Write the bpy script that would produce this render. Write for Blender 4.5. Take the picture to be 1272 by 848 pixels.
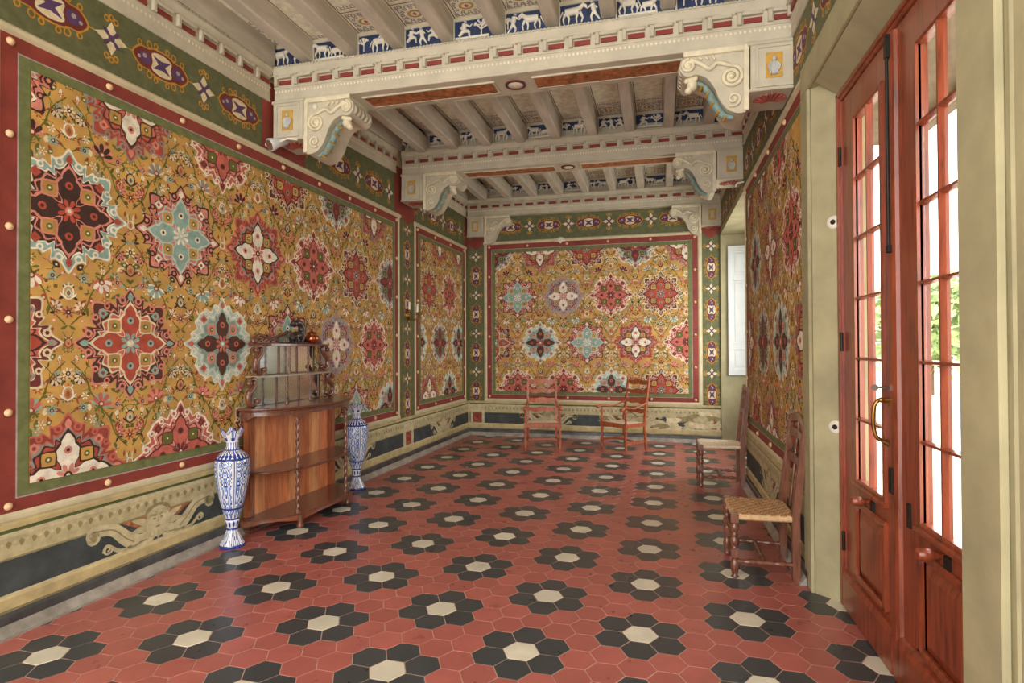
import bpy, math, random
from mathutils import Vector, Matrix
from math import sin, cos, pi, radians, sqrt
scene = bpy.context.scene
COL = scene.collection
for o in list(bpy.data.objects): bpy.data.objects.remove(o)

# ---------------------------------------------------------------- camera, sky, lights, exposure
cam_data = bpy.data.cameras.new('camera'); cam = bpy.data.objects.new('camera', cam_data); COL.objects.link(cam)
cam_data.sensor_width = 36.0; cam_data.lens = 19.866; cam_data.clip_start = 0.05; cam_data.clip_end = 300
R_ = Vector((0.96685, 0.25531, -0.0042)); U_ = Vector((0.00676, -0.00915, 0.99994)); F_ = Vector((-0.25525, 0.96682, 0.01057))
cam.matrix_world = Matrix(((R_.x, U_.x, -F_.x, 0), (R_.y, U_.y, -F_.y, 0), (R_.z, U_.z, -F_.z, 1.6727), (0, 0, 0, 1)))
scene.camera = cam

world = bpy.data.worlds.new('overcast_sky'); scene.world = world; world.use_nodes = True
wn = world.node_tree.nodes; wn.clear()
bg = wn.new('ShaderNodeBackground'); wo = wn.new('ShaderNodeOutputWorld')
bg.inputs[0].default_value = (1.0, 0.985, 0.95, 1); bg.inputs[1].default_value = 1.0
world.node_tree.links.new(bg.outputs[0], wo.inputs[0])

def area(name, loc, direction, sx, sy, power, color=(1, 1, 1), portal=False):
    l = bpy.data.lights.new(name, 'AREA'); l.shape = 'RECTANGLE'; l.size = sx; l.size_y = sy; l.energy = power; l.color = color
    o = bpy.data.objects.new(name, l); COL.objects.link(o); o.location = loc
    o.rotation_euler = Vector(direction).to_track_quat('-Z', 'Y').to_euler()
    if portal: l.cycles.is_portal = True
    return o
# daylight enters through the glazed door, the window in the recess and the near end, left unwalled to let in sky light as fill
area('door_daylight', (1.36, 3.25, 1.7), (-1, 0, 0), 3.3, 1.9, 1, portal=True)
area('window_daylight', (1.80, 8.93, 2.26), (-1, 0, 0), 2.4, 2.2, 1, portal=True)
area('window_fill_light', (1.76, 8.93, 2.26), (-1, 0, -0.12), 2.2, 2.2, 9)  # added fill lamp outside the panes, strengthens the sky light at the recess window
area('open_end_fill', (-1.35, -1.98, 2.2), (0, 1, 0), 4.6, 4.4, 1, portal=True)

scene.view_settings.view_transform = 'Standard'; scene.view_settings.look = 'None'
scene.view_settings.gamma = 1.0; scene.view_settings.use_curve_mapping = False
scene.view_settings.exposure = 2.68
scene.cycles.use_denoising = True
scene.cycles.max_bounces = 14; scene.cycles.diffuse_bounces = 10; scene.cycles.transparent_max_bounces = 12
scene.cycles.sample_clamp_indirect = 6.0

# ---------------------------------------------------------------- materials
def lin(c):
    f = lambda v: v / 12.92 if v <= 0.04045 else ((v + 0.055) / 1.055) ** 2.4
    return (f(c[0] / 255), f(c[1] / 255), f(c[2] / 255), 1.0)
def new_mat(name):
    m = bpy.data.materials.new(name); m.use_nodes = True
    nt = m.node_tree; nt.nodes.clear()
    out = nt.nodes.new('ShaderNodeOutputMaterial'); b = nt.nodes.new('ShaderNodeBsdfPrincipled')
    nt.links.new(b.outputs[0], out.inputs[0])
    return m, nt, b
def ramp(nt, fac, stops):
    r = nt.nodes.new('ShaderNodeValToRGB'); nt.links.new(fac, r.inputs[0])
    e = r.color_ramp.elements
    e[0].position, e[0].color = stops[0]; e[1].position, e[1].color = stops[-1]
    for p, c in stops[1:-1]:
        k = e.new(p); k.color = c
    return r.outputs[0]
def noise(nt, scale, detail=4, coords='Object', stretch=(1, 1, 1), rough=0.6):
    t = nt.nodes.new('ShaderNodeTexCoord'); mp = nt.nodes.new('ShaderNodeMapping'); mp.inputs['Scale'].default_value = stretch
    n = nt.nodes.new('ShaderNodeTexNoise'); n.inputs['Scale'].default_value = scale; n.inputs['Detail'].default_value = detail
    n.inputs['Roughness'].default_value = rough
    nt.links.new(t.outputs[coords], mp.inputs[0]); nt.links.new(mp.outputs[0], n.inputs['Vector'])
    return n.outputs['Fac']
def shade(c, k): return tuple(min(255, v * k) for v in c)
def simple(name, c, rough=0.6, var=0.14, scale=9, detail=5, metallic=0.0, bump=0.0, stretch=(1, 1, 1), spec=0.5, c2=None, coat=0.0):
    """colour with worn, mottled variation"""
    m, nt, b = new_mat(name)
    f = noise(nt, scale, detail, stretch=stretch)
    lo = c2 if c2 else shade(c, 1 - var)
    col = ramp(nt, f, [(0.3, lin(lo)), (0.7, lin(shade(c, 1 + var * 0.6) if not c2 else c))])
    nt.links.new(col, b.inputs['Base Color'])
    b.inputs['Roughness'].default_value = rough; b.inputs['Metallic'].default_value = metallic
    b.inputs['Specular IOR Level'].default_value = spec
    if coat: b.inputs['Coat Weight'].default_value = coat; b.inputs['Coat Roughness'].default_value = 0.12
    if bump:
        bp = nt.nodes.new('ShaderNodeBump'); bp.inputs['Strength'].default_value = bump; bp.inputs['Distance'].default_value = 0.004
        nt.links.new(f, bp.inputs['Height']); nt.links.new(bp.outputs[0], b.inputs['Normal'])
    return m
def wood(name, c, dark, rough=0.35, stretch=(9, 9, 0.8), scale=6, coat=0.3):
    m, nt, b = new_mat(name)
    f = noise(nt, scale, 7, stretch=stretch); g = noise(nt, scale * 5, 3, stretch=stretch)
    mx = nt.nodes.new('ShaderNodeMath'); mx.operation = 'MULTIPLY_ADD'; mx.inputs[1].default_value = 0.3
    nt.links.new(g, mx.inputs[0]); nt.links.new(f, mx.inputs[2])
    col = ramp(nt, mx.outputs[0], [(0.42, lin(dark)), (0.62, lin(c)), (0.9, lin(shade(c, 1.22)))])
    nt.links.new(col, b.inputs['Base Color']); b.inputs['Roughness'].default_value = rough
    b.inputs['Coat Weight'].default_value = coat; b.inputs['Coat Roughness'].default_value = 0.15
    return m
def tile_mat(name, c, rough=0.3):
    m, nt, b = new_mat(name)
    oi = nt.nodes.new('ShaderNodeObjectInfo'); ge = nt.nodes.new('ShaderNodeNewGeometry')
    ad = nt.nodes.new('ShaderNodeMath'); ad.operation = 'ADD'; nt.links.new(oi.outputs['Random'], ad.inputs[0]); nt.links.new(ge.outputs['Random Per Island'], ad.inputs[1])
    fr = nt.nodes.new('ShaderNodeMath'); fr.operation = 'FRACT'; nt.links.new(ad.outputs[0], fr.inputs[0])
    tc = nt.nodes.new('ShaderNodeNewGeometry'); n = nt.nodes.new('ShaderNodeTexNoise'); n.inputs['Scale'].default_value = 7; n.inputs['Detail'].default_value = 6
    nt.links.new(tc.outputs['Position'], n.inputs['Vector'])
    mx = nt.nodes.new('ShaderNodeMath'); mx.operation = 'MULTIPLY_ADD'; mx.inputs[1].default_value = 0.38
    nt.links.new(fr.outputs[0], mx.inputs[0]); nt.links.new(n.outputs['Fac'], mx.inputs[2])
    col = ramp(nt, mx.outputs[0], [(0.3, lin(shade(c, 0.95))), (0.65, lin(c)), (1.0, lin(shade(c, 1.10)))])
    nt.links.new(col, b.inputs['Base Color'])
    rr = nt.nodes.new('ShaderNodeMath'); rr.operation = 'MULTIPLY_ADD'; rr.inputs[1].default_value = 0.1; rr.inputs[2].default_value = rough - 0.03
    nt.links.new(n.outputs['Fac'], rr.inputs[0]); nt.links.new(rr.outputs[0], b.inputs['Roughness'])
    return m

PAINT = {
 'gold': (198, 154, 82), 'ochre': (182, 138, 76), 'olive': (104, 104, 44), 'green': (92, 104, 58), 'dkgreen': (78, 88, 52), 'red': (176, 78, 60),
 'brick': (150, 70, 56), 'maroon': (112, 52, 48), 'brown': (84, 52, 40), 'dark': (66, 44, 38), 'white': (232, 222, 202), 'cream': (222, 206, 170), 'pink': (214, 136, 118),
 'rose': (196, 104, 88), 'teal': (142, 172, 160), 'aqua': (184, 204, 192), 'grey': (150, 142, 132), 'blue': (72, 88, 140), 'purple': (92, 66, 104), 'goldline': (196, 140, 44),
 'border': (140, 62, 52), 'frame': (112, 118, 74), 'frieze': (100, 102, 70), 'lilac': (176, 158, 160), 'stone': (204, 192, 154), 'stone2': (190, 178, 138), 'stone3': (150, 136, 96),
 'marble': (68, 74, 74), 'slate': (58, 66, 74), 'terra': (168, 106, 66), 'redblock': (150, 66, 54), 'ink': (134, 120, 124), 'parch': (244, 236, 212), 'parch2': (232, 222, 198), 'iron': (92, 82, 70)}
PM = {}
def pm(k):
    if k not in PM:
        sp = {'marble': dict(scale=5, var=0.25), 'slate': dict(scale=4, var=0.3), 'gold': dict(scale=3.5, var=0.16), 'terra': dict(scale=22, var=0.35), 'border': dict(scale=2.5, var=0.16)}.get(k, dict(scale=14, var=0.13))
        PM[k] = simple('paint_' + k, PAINT[k], rough=0.62, spec=0.3, **sp)
    return PM[k]
PLASTER = simple('olive_plaster', (168, 160, 126), 0.75, 0.12, 2.2, 6, bump=0.15, spec=0.2)
LIMEWASH = simple('pale_limewash', (206, 190, 152), 0.8, 0.1, 2.0, 6, bump=0.1, spec=0.2)
STUCCO = simple('grey_cream_stucco', (200, 192, 170), 0.65, 0.07, 5, 5, bump=0.1, spec=0.3)
STUCCO2 = simple('warm_joist_paint', (204, 196, 180), 0.65, 0.09, 4, 5, spec=0.3, stretch=(3, .6, 3))
BASEB = simple('dark_stone', (74, 74, 74), 0.35, 0.35, 6, 6)
STRIP = simple('grey_floor_border', (160, 152, 142), 0.3, 0.2, 8, 5)
GROUT = simple('grey_grout', (196, 160, 146), 0.75, 0.1, 20)
T_RED = tile_mat('red_cement_tile', (170, 96, 88), 0.27); T_BLACK = tile_mat('black_cement_tile', (64, 68, 71), 0.27); T_WHITE = tile_mat('white_cement_tile', (214, 208, 190), 0.28)
DOORWOOD = wood('varnished_red_pine', (134, 63, 38), (86, 36, 20), 0.34, (7, 7, 0.8), 4, 0.3)
ETAG = wood('dark_mahogany', (108, 66, 50), (62, 36, 28), 0.28, (8, 8, 2), 5, 0.5)
ETAGB = wood('orange_back_board', (196, 116, 70), (164, 88, 50), 0.4, (4, 4, 0.6), 4, 0.2)
ETAGB2 = wood('pale_back_board', (216, 148, 96), (186, 108, 60), 0.4, (4, 4, 0.6), 4, 0.2)
CHAIRW = wood('dark_chair_walnut', (114, 70, 52), (72, 42, 30), 0.3, (6, 6, 1.2), 6, 0.4)
CHAIRR = wood('reddish_chair_cherry', (168, 92, 60), (120, 58, 36), 0.42, (6, 6, 1.2), 6, 0.1)
RUSH = simple('tan_rush', (206, 172, 128), 0.8, 0.12, 30); RUSH2 = simple('brown_rush', (168, 122, 82), 0.8, 0.12, 30)
RUSHP = simple('pale_rush', (226, 204, 172), 0.8, 0.08, 30)
BRASS = simple('aged_brass', (168, 128, 66), 0.35, 0.2, 12, metallic=0.9)
STEEL = simple('dull_steel', (150, 144, 134), 0.4, 0.15, 12, metallic=0.8)
IRON = simple('black_iron', (44, 40, 36), 0.5, 0.2, 12, metallic=0.5)
COPPER = simple('polished_copper', (190, 104, 70), 0.25, 0.15, 10, metallic=0.9)
WAX = simple('white_wax', (236, 228, 210), 0.5, 0.04, 10)
CHINA_W = simple('white_glaze', (226, 228, 232), 0.15, 0.05, 6, coat=0.5); CHINA_B = simple('cobalt_glaze', (40, 66, 150), 0.15, 0.2, 14, coat=0.5); CHINA_L = simple('light_blue_glaze', (120, 154, 206), 0.15, 0.15, 12, coat=0.5)
SHUTTER = simple('white_gloss_paint', (206, 210, 210), 0.4, 0.03, 5)
SHELLP = simple('pink_shell_paint', (170, 88, 76), 0.6, 0.15, 12); TURQ = simple('turquoise_paint', (126, 154, 150), 0.55, 0.2, 14)
GOLDP = simple('gold_leaf_paint', (204, 158, 64), 0.5, 0.15, 14); CREAMP = simple('cream_relief', (226, 216, 186), 0.6, 0.08, 12)
BLUEP = simple('deep_blue_ground', (42, 58, 94), 0.55, 0.25, 14); REDBAR = simple('red_inset_paint', (136, 54, 46), 0.6, 0.12, 14)
WHITEP = simple('white_relief', (230, 224, 208), 0.6, 0.06, 12)
GRAVEL = simple('pale_gravel', (206, 198, 182), 0.9, 0.1, 30, bump=0.3); LEAFM = simple('leaf_green', (150, 170, 112), 0.6, 0.3, 3); BARK = simple('bark', (96, 76, 56), 0.9, 0.25, 8)
GARDENW = simple('garden_wall_render', (214, 200, 172), 0.85, 0.08, 2)
def mirror_mat():
    m, nt, b = new_mat('old_mirror'); b.inputs['Base Color'].default_value = (0.62, 0.66, 0.66, 1); b.inputs['Metallic'].default_value = 1.0; b.inputs['Roughness'].default_value = 0.12
    return m
MIRROR = mirror_mat()
def glass_mat():
    m = bpy.data.materials.new('window_glass'); m.use_nodes = True; nt = m.node_tree; nt.nodes.clear()
    o = nt.nodes.new('ShaderNodeOutputMaterial'); mx = nt.nodes.new('ShaderNodeMixShader'); t = nt.nodes.new('ShaderNodeBsdfTransparent'); g = nt.nodes.new('ShaderNodeBsdfGlossy')
    t.inputs[0].default_value = (0.96, 0.97, 0.96, 1); g.inputs['Roughness'].default_value = 0.03; mx.inputs[0].default_value = 0.06
    nt.links.new(t.outputs[0], mx.inputs[1]); nt.links.new(g.outputs[0], mx.inputs[2]); nt.links.new(mx.outputs[0], o.inputs[0])
    return m
GLASS = glass_mat()

# ---------------------------------------------------------------- mesh helpers
class MB:
    def __init__(s): s.v = []; s.f = []; s.m = []; s.sm = []
    def add(s, vs, fs, mi=0, smooth=False):
        o = len(s.v); s.v.extend([tuple(p) for p in vs])
        for f in fs: s.f.append([i + o for i in f]); s.m.append(mi); s.sm.append(smooth)
    def box(s, x0, x1, y0, y1, z0, z1, mi=0, bev=0.0):
        if bev <= 0:
            s.add([(x0, y0, z0), (x1, y0, z0), (x1, y1, z0), (x0, y1, z0), (x0, y0, z1), (x1, y0, z1), (x1, y1, z1), (x0, y1, z1)],
                  [(0, 3, 2, 1), (4, 5, 6, 7), (0, 1, 5, 4), (1, 2, 6, 5), (2, 3, 7, 6), (3, 0, 4, 7)], mi); return
        b = min(bev, (x1 - x0) / 2.1, (y1 - y0) / 2.1, (z1 - z0) / 2.1)
        rings = [(z0, b), (z0 + b, 0), (z1 - b, 0), (z1, b)]; vs = []
        for z, i in rings:
            vs += [(x0 + i, y0 + i + 0, z), (x1 - i, y0 + i, z), (x1 - i, y1 - i, z), (x0 + i, y1 - i, z)] if i else [(x0, y0, z), (x1, y0, z), (x1, y1, z), (x0, y1, z)]
        fs = [(3, 2, 1, 0), (12, 13, 14, 15)]
        for r in range(3):
            for k in range(4): a = r * 4 + k; c = r * 4 + (k + 1) % 4; fs.append((a, c, c + 4, a + 4))
        s.add(vs, fs, mi)
    def prism(s, poly, h0, h1, axes=(0, 1, 2), mi=0):
        """closed outline in two axes, extruded along the third"""
        n = len(poly); vs = []
        for h in (h0, h1):
            for p in poly:
                q = [0, 0, 0]; q[axes[0]] = p[0]; q[axes[1]] = p[1]; q[axes[2]] = h; vs.append(q)
        s.add(vs, [list(range(n))[::-1], list(range(n, 2 * n))] + [(i, (i + 1) % n, n + (i + 1) % n, n + i) for i in range(n)], mi)
    def lathe(s, prof, c=(0, 0, 0), seg=16, mi=0, axis=2, fn=None, smooth=True):
        o = len(s.v); vs = []
        for r, z in prof:
            for k in range(seg):
                a = 2 * pi * k / seg; rr = r * (fn(a, z) if fn else 1)
                p = (rr * cos(a), rr * sin(a), z)
                if axis == 0: p = (p[2], p[0], p[1])
                elif axis == 1: p = (p[1], p[2], p[0])
                vs.append((p[0] + c[0], p[1] + c[1], p[2] + c[2]))
        n = len(prof); fs = [(i * seg + k, i * seg + (k + 1) % seg, (i + 1) * seg + (k + 1) % seg, (i + 1) * seg + k) for i in range(n - 1) for k in range(seg)]
        s.add(vs, fs, mi, smooth)
        s.add([vs[k] for k in range(seg)], [list(range(seg))[::-1]], mi); s.add([vs[(n - 1) * seg + k] for k in range(seg)], [list(range(seg))], mi)
    def tube(s, pts, r, seg=8, mi=0, flat=1.0):
        pts = [Vector(p) for p in pts]; n = len(pts); vs = []; up = Vector((0, 0, 1))
        rad = r if isinstance(r, (list, tuple)) else [r] * n
        prev = None
        for i, p in enumerate(pts):
            d = (pts[min(i + 1, n - 1)] - pts[max(i - 1, 0)]).normalized()
            if prev is None:
                a = d.cross(up)
                if a.length < 0.05: a = d.cross(Vector((1, 0, 0)))
            else: a = prev - d * prev.dot(d)
            a.normalize(); prev = a; b = d.cross(a)
            for k in range(seg):
                t = 2 * pi * k / seg; vs.append(p + a * cos(t) * rad[i] + b * sin(t) * rad[i] * flat)
        fs = [(i * seg + k, i * seg + (k + 1) % seg, (i + 1) * seg + (k + 1) % seg, (i + 1) * seg + k) for i in range(n - 1) for k in range(seg)]
        s.add(vs, fs, mi, True); s.add([vs[k] for k in range(seg)], [list(range(seg))[::-1]], mi); s.add([vs[(n - 1) * seg + k] for k in range(seg)], [list(range(seg))], mi)
    def ball(s, c, rx, ry=None, rz=None, seg=10, rings=6, mi=0):
        ry = rx if ry is None else ry; rz = rx if rz is None else rz; vs = [(c[0], c[1], c[2] - rz)]
        for i in range(1, rings):
            t = -pi / 2 + pi * i / rings
            for k in range(seg): a = 2 * pi * k / seg; vs.append((c[0] + rx * cos(t) * cos(a), c[1] + ry * cos(t) * sin(a), c[2] + rz * sin(t)))
        vs.append((c[0], c[1], c[2] + rz)); fs = [(0, 1 + (k + 1) % seg, 1 + k) for k in range(seg)]
        for i in range(rings - 2):
            for k in range(seg): a = 1 + i * seg + k; b = 1 + i * seg + (k + 1) % seg; fs.append((a, b, b + seg, a + seg))
        l = len(vs) - 1; o = 1 + (rings - 2) * seg
        fs += [(l, o + k, o + (k + 1) % seg) for k in range(seg)]
        s.add(vs, fs, mi, True)
    def xform(s, M): s.v = [tuple(M @ Vector(p)) for p in s.v]; return s
    def mesh(s, name, mats):
        me = bpy.data.meshes.new(name); me.from_pydata(s.v, [], s.f)
        mats = mats if isinstance(mats, (list, tuple)) else [mats]
        for m in mats: me.materials.append(m)
        me.polygons.foreach_set('material_index', s.m); me.polygons.foreach_set('use_smooth', s.sm); me.update()
        return me
    def build(s, name, mats, parent=None, M=None):
        return link(name, s.mesh(name, mats), parent, M)
def link(name, me, parent=None, M=None):
    o = bpy.data.objects.new(name, me); COL.objects.link(o)
    if parent is not None: o.parent = parent
    if M is not None: o.matrix_local = M
    return o
def tag(o, label=None, cat=None, group=None, kind=None):
    if label: o['label'] = label
    if cat: o['category'] = cat
    if group: o['group'] = group
    if kind: o['kind'] = kind
    return o
def thing(name, label, cat, loc, rz=0.0, group=None):
    o = bpy.data.objects.new(name, None); COL.objects.link(o); o.empty_display_size = 0.1
    o.location = loc; o.rotation_euler = (0, 0, rz)
    return tag(o, label, cat, group)
def frame(P, U, W, V=None):
    """local (u, v, w): along the wall, up, out into the room"""
    U = Vector(U).normalized(); W = Vector(W).normalized(); V = Vector(V).normalized() if V else W.cross(U).normalized()
    return Matrix(((U.x, V.x, W.x, P[0]), (U.y, V.y, W.y, P[1]), (U.z, V.z, W.z, P[2]), (0, 0, 0, 1)))

# ---------------------------------------------------------------- the flat wall paintings
def spline(pts, n=6, closed=True):
    out = []; N = len(pts); rng = range(N if closed else N - 1)
    for i in rng:
        p0, p1, p2, p3 = (pts[(i - 1) % N], pts[i], pts[(i + 1) % N], pts[(i + 2) % N]) if closed else (pts[max(i - 1, 0)], pts[i], pts[i + 1], pts[min(i + 2, N - 1)])
        for k in range(n):
            t = k / n; t2 = t * t; t3 = t2 * t
            out.append(tuple(0.5 * (2 * p1[j] + (p2[j] - p0[j]) * t + (2 * p0[j] - 5 * p1[j] + 4 * p2[j] - p3[j]) * t2 + (3 * p1[j] - p0[j] - 3 * p2[j] + p3[j]) * t3) for j in (0, 1)))
    if not closed: out.append(tuple(pts[-1]))
    return out
def clip(poly, r):
    for ax, lim, sg in ((0, r[0], 1), (0, r[1], -1), (1, r[2], 1), (1, r[3], -1)):
        out = []; n = len(poly)
        for i in range(n):
            a, b = poly[i], poly[(i + 1) % n]; da, db = (a[ax] - lim) * sg, (b[ax] - lim) * sg
            if da >= 0: out.append(a)
            if da * db < 0: t = da / (da - db); out.append((a[0] + (b[0] - a[0]) * t, a[1] + (b[1] - a[1]) * t))
        poly = out
        if len(poly) < 3: return []
    return poly
class Paint:
    STEP = 0.00035
    def __init__(s, rect=None): s.mb = MB(); s.keys = []; s.rect = rect
    def ki(s, k):
        if k not in s.keys: s.keys.append(k)
        return s.keys.index(k)
    def poly(s, pts, k, layer):
        if s.rect: pts = clip(list(pts), s.rect)
        if len(pts) < 3: return
        a = sum(pts[i][0] * pts[(i + 1) % len(pts)][1] - pts[(i + 1) % len(pts)][0] * pts[i][1] for i in range(len(pts)))
        if a < 0: pts = pts[::-1]
        w = 0.0012 + layer * s.STEP
        s.mb.add([(p[0], p[1], w) for p in pts], [list(range(len(pts)))], s.ki(k))
    def rect_(s, u0, u1, v0, v1, k, layer): s.poly([(u0, v0), (u1, v0), (u1, v1), (u0, v1)], k, layer)
    def disc(s, u, v, r, k, layer, ry=None, n=10, rot=0):
        ry = ry or r; c, d = cos(rot), sin(rot)
        s.poly([(u + r * cos(2 * pi * i / n) * c - ry * sin(2 * pi * i / n) * d, v + r * cos(2 * pi * i / n) * d + ry * sin(2 * pi * i / n) * c) for i in range(n)], k, layer)
    def shape(s, u, v, pts, k, layer, rot=0, sx=1, sy=None):
        sy = sx if sy is None else sy; c, d = cos(rot), sin(rot)
        s.poly([(u + p[0] * sx * c - p[1] * sy * d, v + p[0] * sx * d + p[1] * sy * c) for p in pts], k, layer)
    def stroke(s, pts, w, k, layer):
        n = len(pts); L = []; R = []
        for i in range(n):
            a, b = pts[max(i - 1, 0)], pts[min(i + 1, n - 1)]; dx, dy = b[0] - a[0], b[1] - a[1]; l = sqrt(dx * dx + dy * dy) or 1
            ww = w[i] if isinstance(w, list) else w
            L.append((pts[i][0] - dy / l * ww / 2, pts[i][1] + dx / l * ww / 2)); R.append((pts[i][0] + dy / l * ww / 2, pts[i][1] - dx / l * ww / 2))
        for i in range(n - 1): s.poly([R[i], R[i + 1], L[i + 1], L[i]], k, layer)
    def build(s, name, M, parent):
        if not s.mb.f: return None
        return s.mb.build(name, [pm(k) for k in s.keys], parent, M)

LEAF = spline([(0, 0), (0.25, 0.16), (0.55, 0.17), (1, 0), (0.55, -0.1), (0.25, -0.12)], 3)
PETAL = spline([(0, 0), (0.4, 0.13), (0.8, 0.17), (1, 0), (0.8, -0.17), (0.4, -0.13)], 3)
BUD = spline([(0, -0.5), (0.3, -0.25), (0.32, 0.1), (0, 0.5), (-0.32, 0.1), (-0.3, -0.25)], 3)
ARM = spline([(0.0, 0.10), (0.2, 0.13), (0.32, 0.20), (0.46, 0.24), (0.58, 0.17), (0.62, 0.13), (0.7, 0.12), (0.84, 0.0), (0.7, -0.12), (0.62, -0.13), (0.58, -0.17), (0.46, -0.24), (0.32, -0.20), (0.2, -0.13), (0, -0.10)], 3)
def octa(half, n=3):
    q = half + [(90 - a, r) for a, r in half[::-1][1:-1]] + [(90, half[0][1])]
    pol = []
    for k in range(4):
        for a, r in q[:-1]: t = radians(a + 90 * k); pol.append((r * cos(t), r * sin(t)))
    return spline(pol, n)
OUT_A = octa([(0, 1.0), (7, 0.86), (15, 0.82), (19, 0.86), (23, 0.70), (28, 0.82), (33, 0.80), (38, 0.88), (45, 0.97)])
OUT_B = octa([(0, 1.0), (8, 0.82), (14, 0.86), (20, 0.78), (25, 0.74), (31, 0.85), (37, 0.84), (45, 0.86)])
IN_A = octa([(0, 0.74), (10, 0.56), (18, 0.62), (24, 0.52), (34, 0.62), (45, 0.58)])
def medallion(P, u, v, R, st, L=5):
    out, fill, edge, body, arm, armline, sq, core = st['c']; o = OUT_A if st.get('o', 'A') == 'A' else OUT_B
    P.shape(u, v, o, edge, L, sx=R * 1.05); P.shape(u, v, o, out, L + 1, sx=R * 0.995)
    P.shape(u, v, o, edge, L + 2, sx=R * 0.86); P.shape(u, v, IN_A, edge, L + 2, sx=R * 1.12)
    P.shape(u, v, o, fill, L + 3, sx=R * 0.82); P.shape(u, v, IN_A, armline, L + 4, sx=R * 1.06); P.shape(u, v, IN_A, body, L + 5, sx=R)
    for k in range(4):
        a = k * pi / 2
        for sg in (-1, 1):      # curled hooks on both sides of every tip
            for ang, rr, rad in ((0.20, 0.80, 0.075), (0.60, 0.80, 0.06)):
                t = a + sg * ang; P.disc(u + R * rr * cos(t), v + R * rr * sin(t), R * rad, edge, L + 6, n=8); P.disc(u + R * rr * cos(t), v + R * rr * sin(t), R * rad * 0.5, out, L + 7, n=6)
        P.shape(u, v, ARM, armline, L + 7, a, R * 0.90, R * 1.0); P.shape(u, v, ARM, arm, L + 8, a, R * 0.84, R * 0.84)
        P.shape(u + R * 0.86 * cos(a), v + R * 0.86 * sin(a), BUD, core, L + 8, a - pi / 2, R * 0.16)
        P.disc(u + R * 0.42 * cos(a), v + R * 0.42 * sin(a), R * 0.07, core, L + 9, n=8); P.disc(u + R * 0.42 * cos(a), v + R * 0.42 * sin(a), R * 0.032, 'dark', L + 10, n=6)
        d = a + pi / 4; cu, cv = u + R * 0.44 * cos(d), v + R * 0.44 * sin(d)
        SQ = [(0.11, 0.0), (0.10, 0.10), (0, 0.11), (-0.10, 0.10), (-0.11, 0), (-0.10, -0.10), (0, -0.11), (0.10, -0.10)]
        P.shape(cu, cv, SQ, armline, L + 9, 0, R * 1.25); P.shape(cu, cv, SQ, sq, L + 10, 0, R); P.disc(cu, cv, R * 0.055, 'olive', L + 11, n=7); P.disc(cu, cv, R * 0.022, 'white', L + 12, n=5)
        cu, cv = u + R * 0.74 * cos(d), v + R * 0.74 * sin(d)
        P.shape(cu, cv, [(0.1, 0), (0, 0.1), (-0.1, 0), (0, -0.1)], core, L + 6, 0, R * 0.95); P.disc(cu, cv, R * 0.035, 'brick', L + 7, n=6)
    for k in range(8): P.shape(u, v, PETAL, core, L + 10, k * pi / 4 + pi / 8, R * 0.20)
    P.disc(u, v, R * 0.07, armline, L + 11); P.disc(u, v, R * 0.035, 'white', L + 12, n=7)
STY = {
 'darkteal':  {'c': ('teal', 'dark', 'white', 'dark', 'dark', 'pink', 'ochre', 'red')},
 'pinkdark':  {'c': ('pink', 'rose', 'dark', 'pink', 'teal', 'aqua', 'gold', 'white'), 'o': 'A'},
 'brownred':  {'c': ('brown', 'brown', 'pink', 'rose', 'red', 'cream', 'ochre', 'teal')},
 'whiteblue': {'c': ('aqua', 'aqua', 'white', 'grey', 'brown', 'teal', 'pink', 'rose'), 'o': 'B'},
 'redgrey':   {'c': ('brick', 'grey', 'rose', 'red', 'white', 'dark', 'gold', 'pink'), 'o': 'A'},
 'pinkwhite': {'c': ('rose', 'pink', 'white', 'pink', 'rose', 'maroon', 'olive', 'maroon'), 'o': 'B'},
 'darkpink':  {'c': ('maroon', 'rose', 'cream', 'rose', 'red', 'dark', 'gold', 'grey'), 'o': 'A'},
 'greycross': {'c': ('grey', 'maroon', 'lilac', 'brick', 'white', 'lilac', 'ochre', 'pink'), 'o': 'B'},
 'redwhite':  {'c': ('red', 'red', 'grey', 'rose', 'white', 'brown', 'ochre', 'pink'), 'o': 'A'},
 'tealwhite': {'c': ('grey', 'teal', 'white', 'brown', 'maroon', 'grey', 'olive', 'red'), 'o': 'B'}}
def palmette(P, u, v, s, rot, c1, c2, L=4):
    for i in range(9):
        a = rot + radians(-80 + 20 * i); P.shape(u, v, PETAL, c1 if i % 2 else c2, L + i % 2, a, s * (0.8 + 0.25 * cos(a - rot)))
    P.disc(u + s * 0.12 * cos(rot), v + s * 0.12 * sin(rot), s * 0.26, 'brick', L + 2, n=8); P.disc(u + s * 0.15 * cos(rot), v + s * 0.15 * sin(rot), s * 0.13, 'cream', L + 3, n=7)
    for sg in (-1, 1): P.shape(u, v, LEAF, 'olive', L + 2, rot + pi + sg * 0.6, s * 0.6, s * 0.6 * sg)
def lotus(P, u, v, s, c1, c2, L=4):
    P.disc(u, v, s * 0.62, c1, L, s * 0.8, 12); P.disc(u, v, s * 0.46, 'gold', L + 1, s * 0.64, 12)
    P.shape(u, v - s * 0.05, BUD, c2, L + 2, 0, s * 0.95); P.shape(u, v - s * 0.05, BUD, 'olive', L + 3, 0, s * 0.55); P.disc(u, v - s * 0.1, s * 0.12, 'red', L + 4, n=6)
    for sg in (-1, 1):
        P.shape(u + sg * s * 0.2, v - s * 0.6, LEAF, c1, L + 1, pi / 2 - sg * 0.9, s * 0.9, -sg * s * 0.9)
        P.shape(u + sg * s * 0.25, v + s * 0.6, PETAL, 'white', L + 1, pi / 2 - sg * 0.8, s * 0.42)
    P.shape(u, v + s * 0.95, BUD, c2, L + 1, 0, s * 0.36); P.shape(u, v - s * 1.0, BUD, 'pink', L + 1, 0, s * 0.3)
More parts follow.
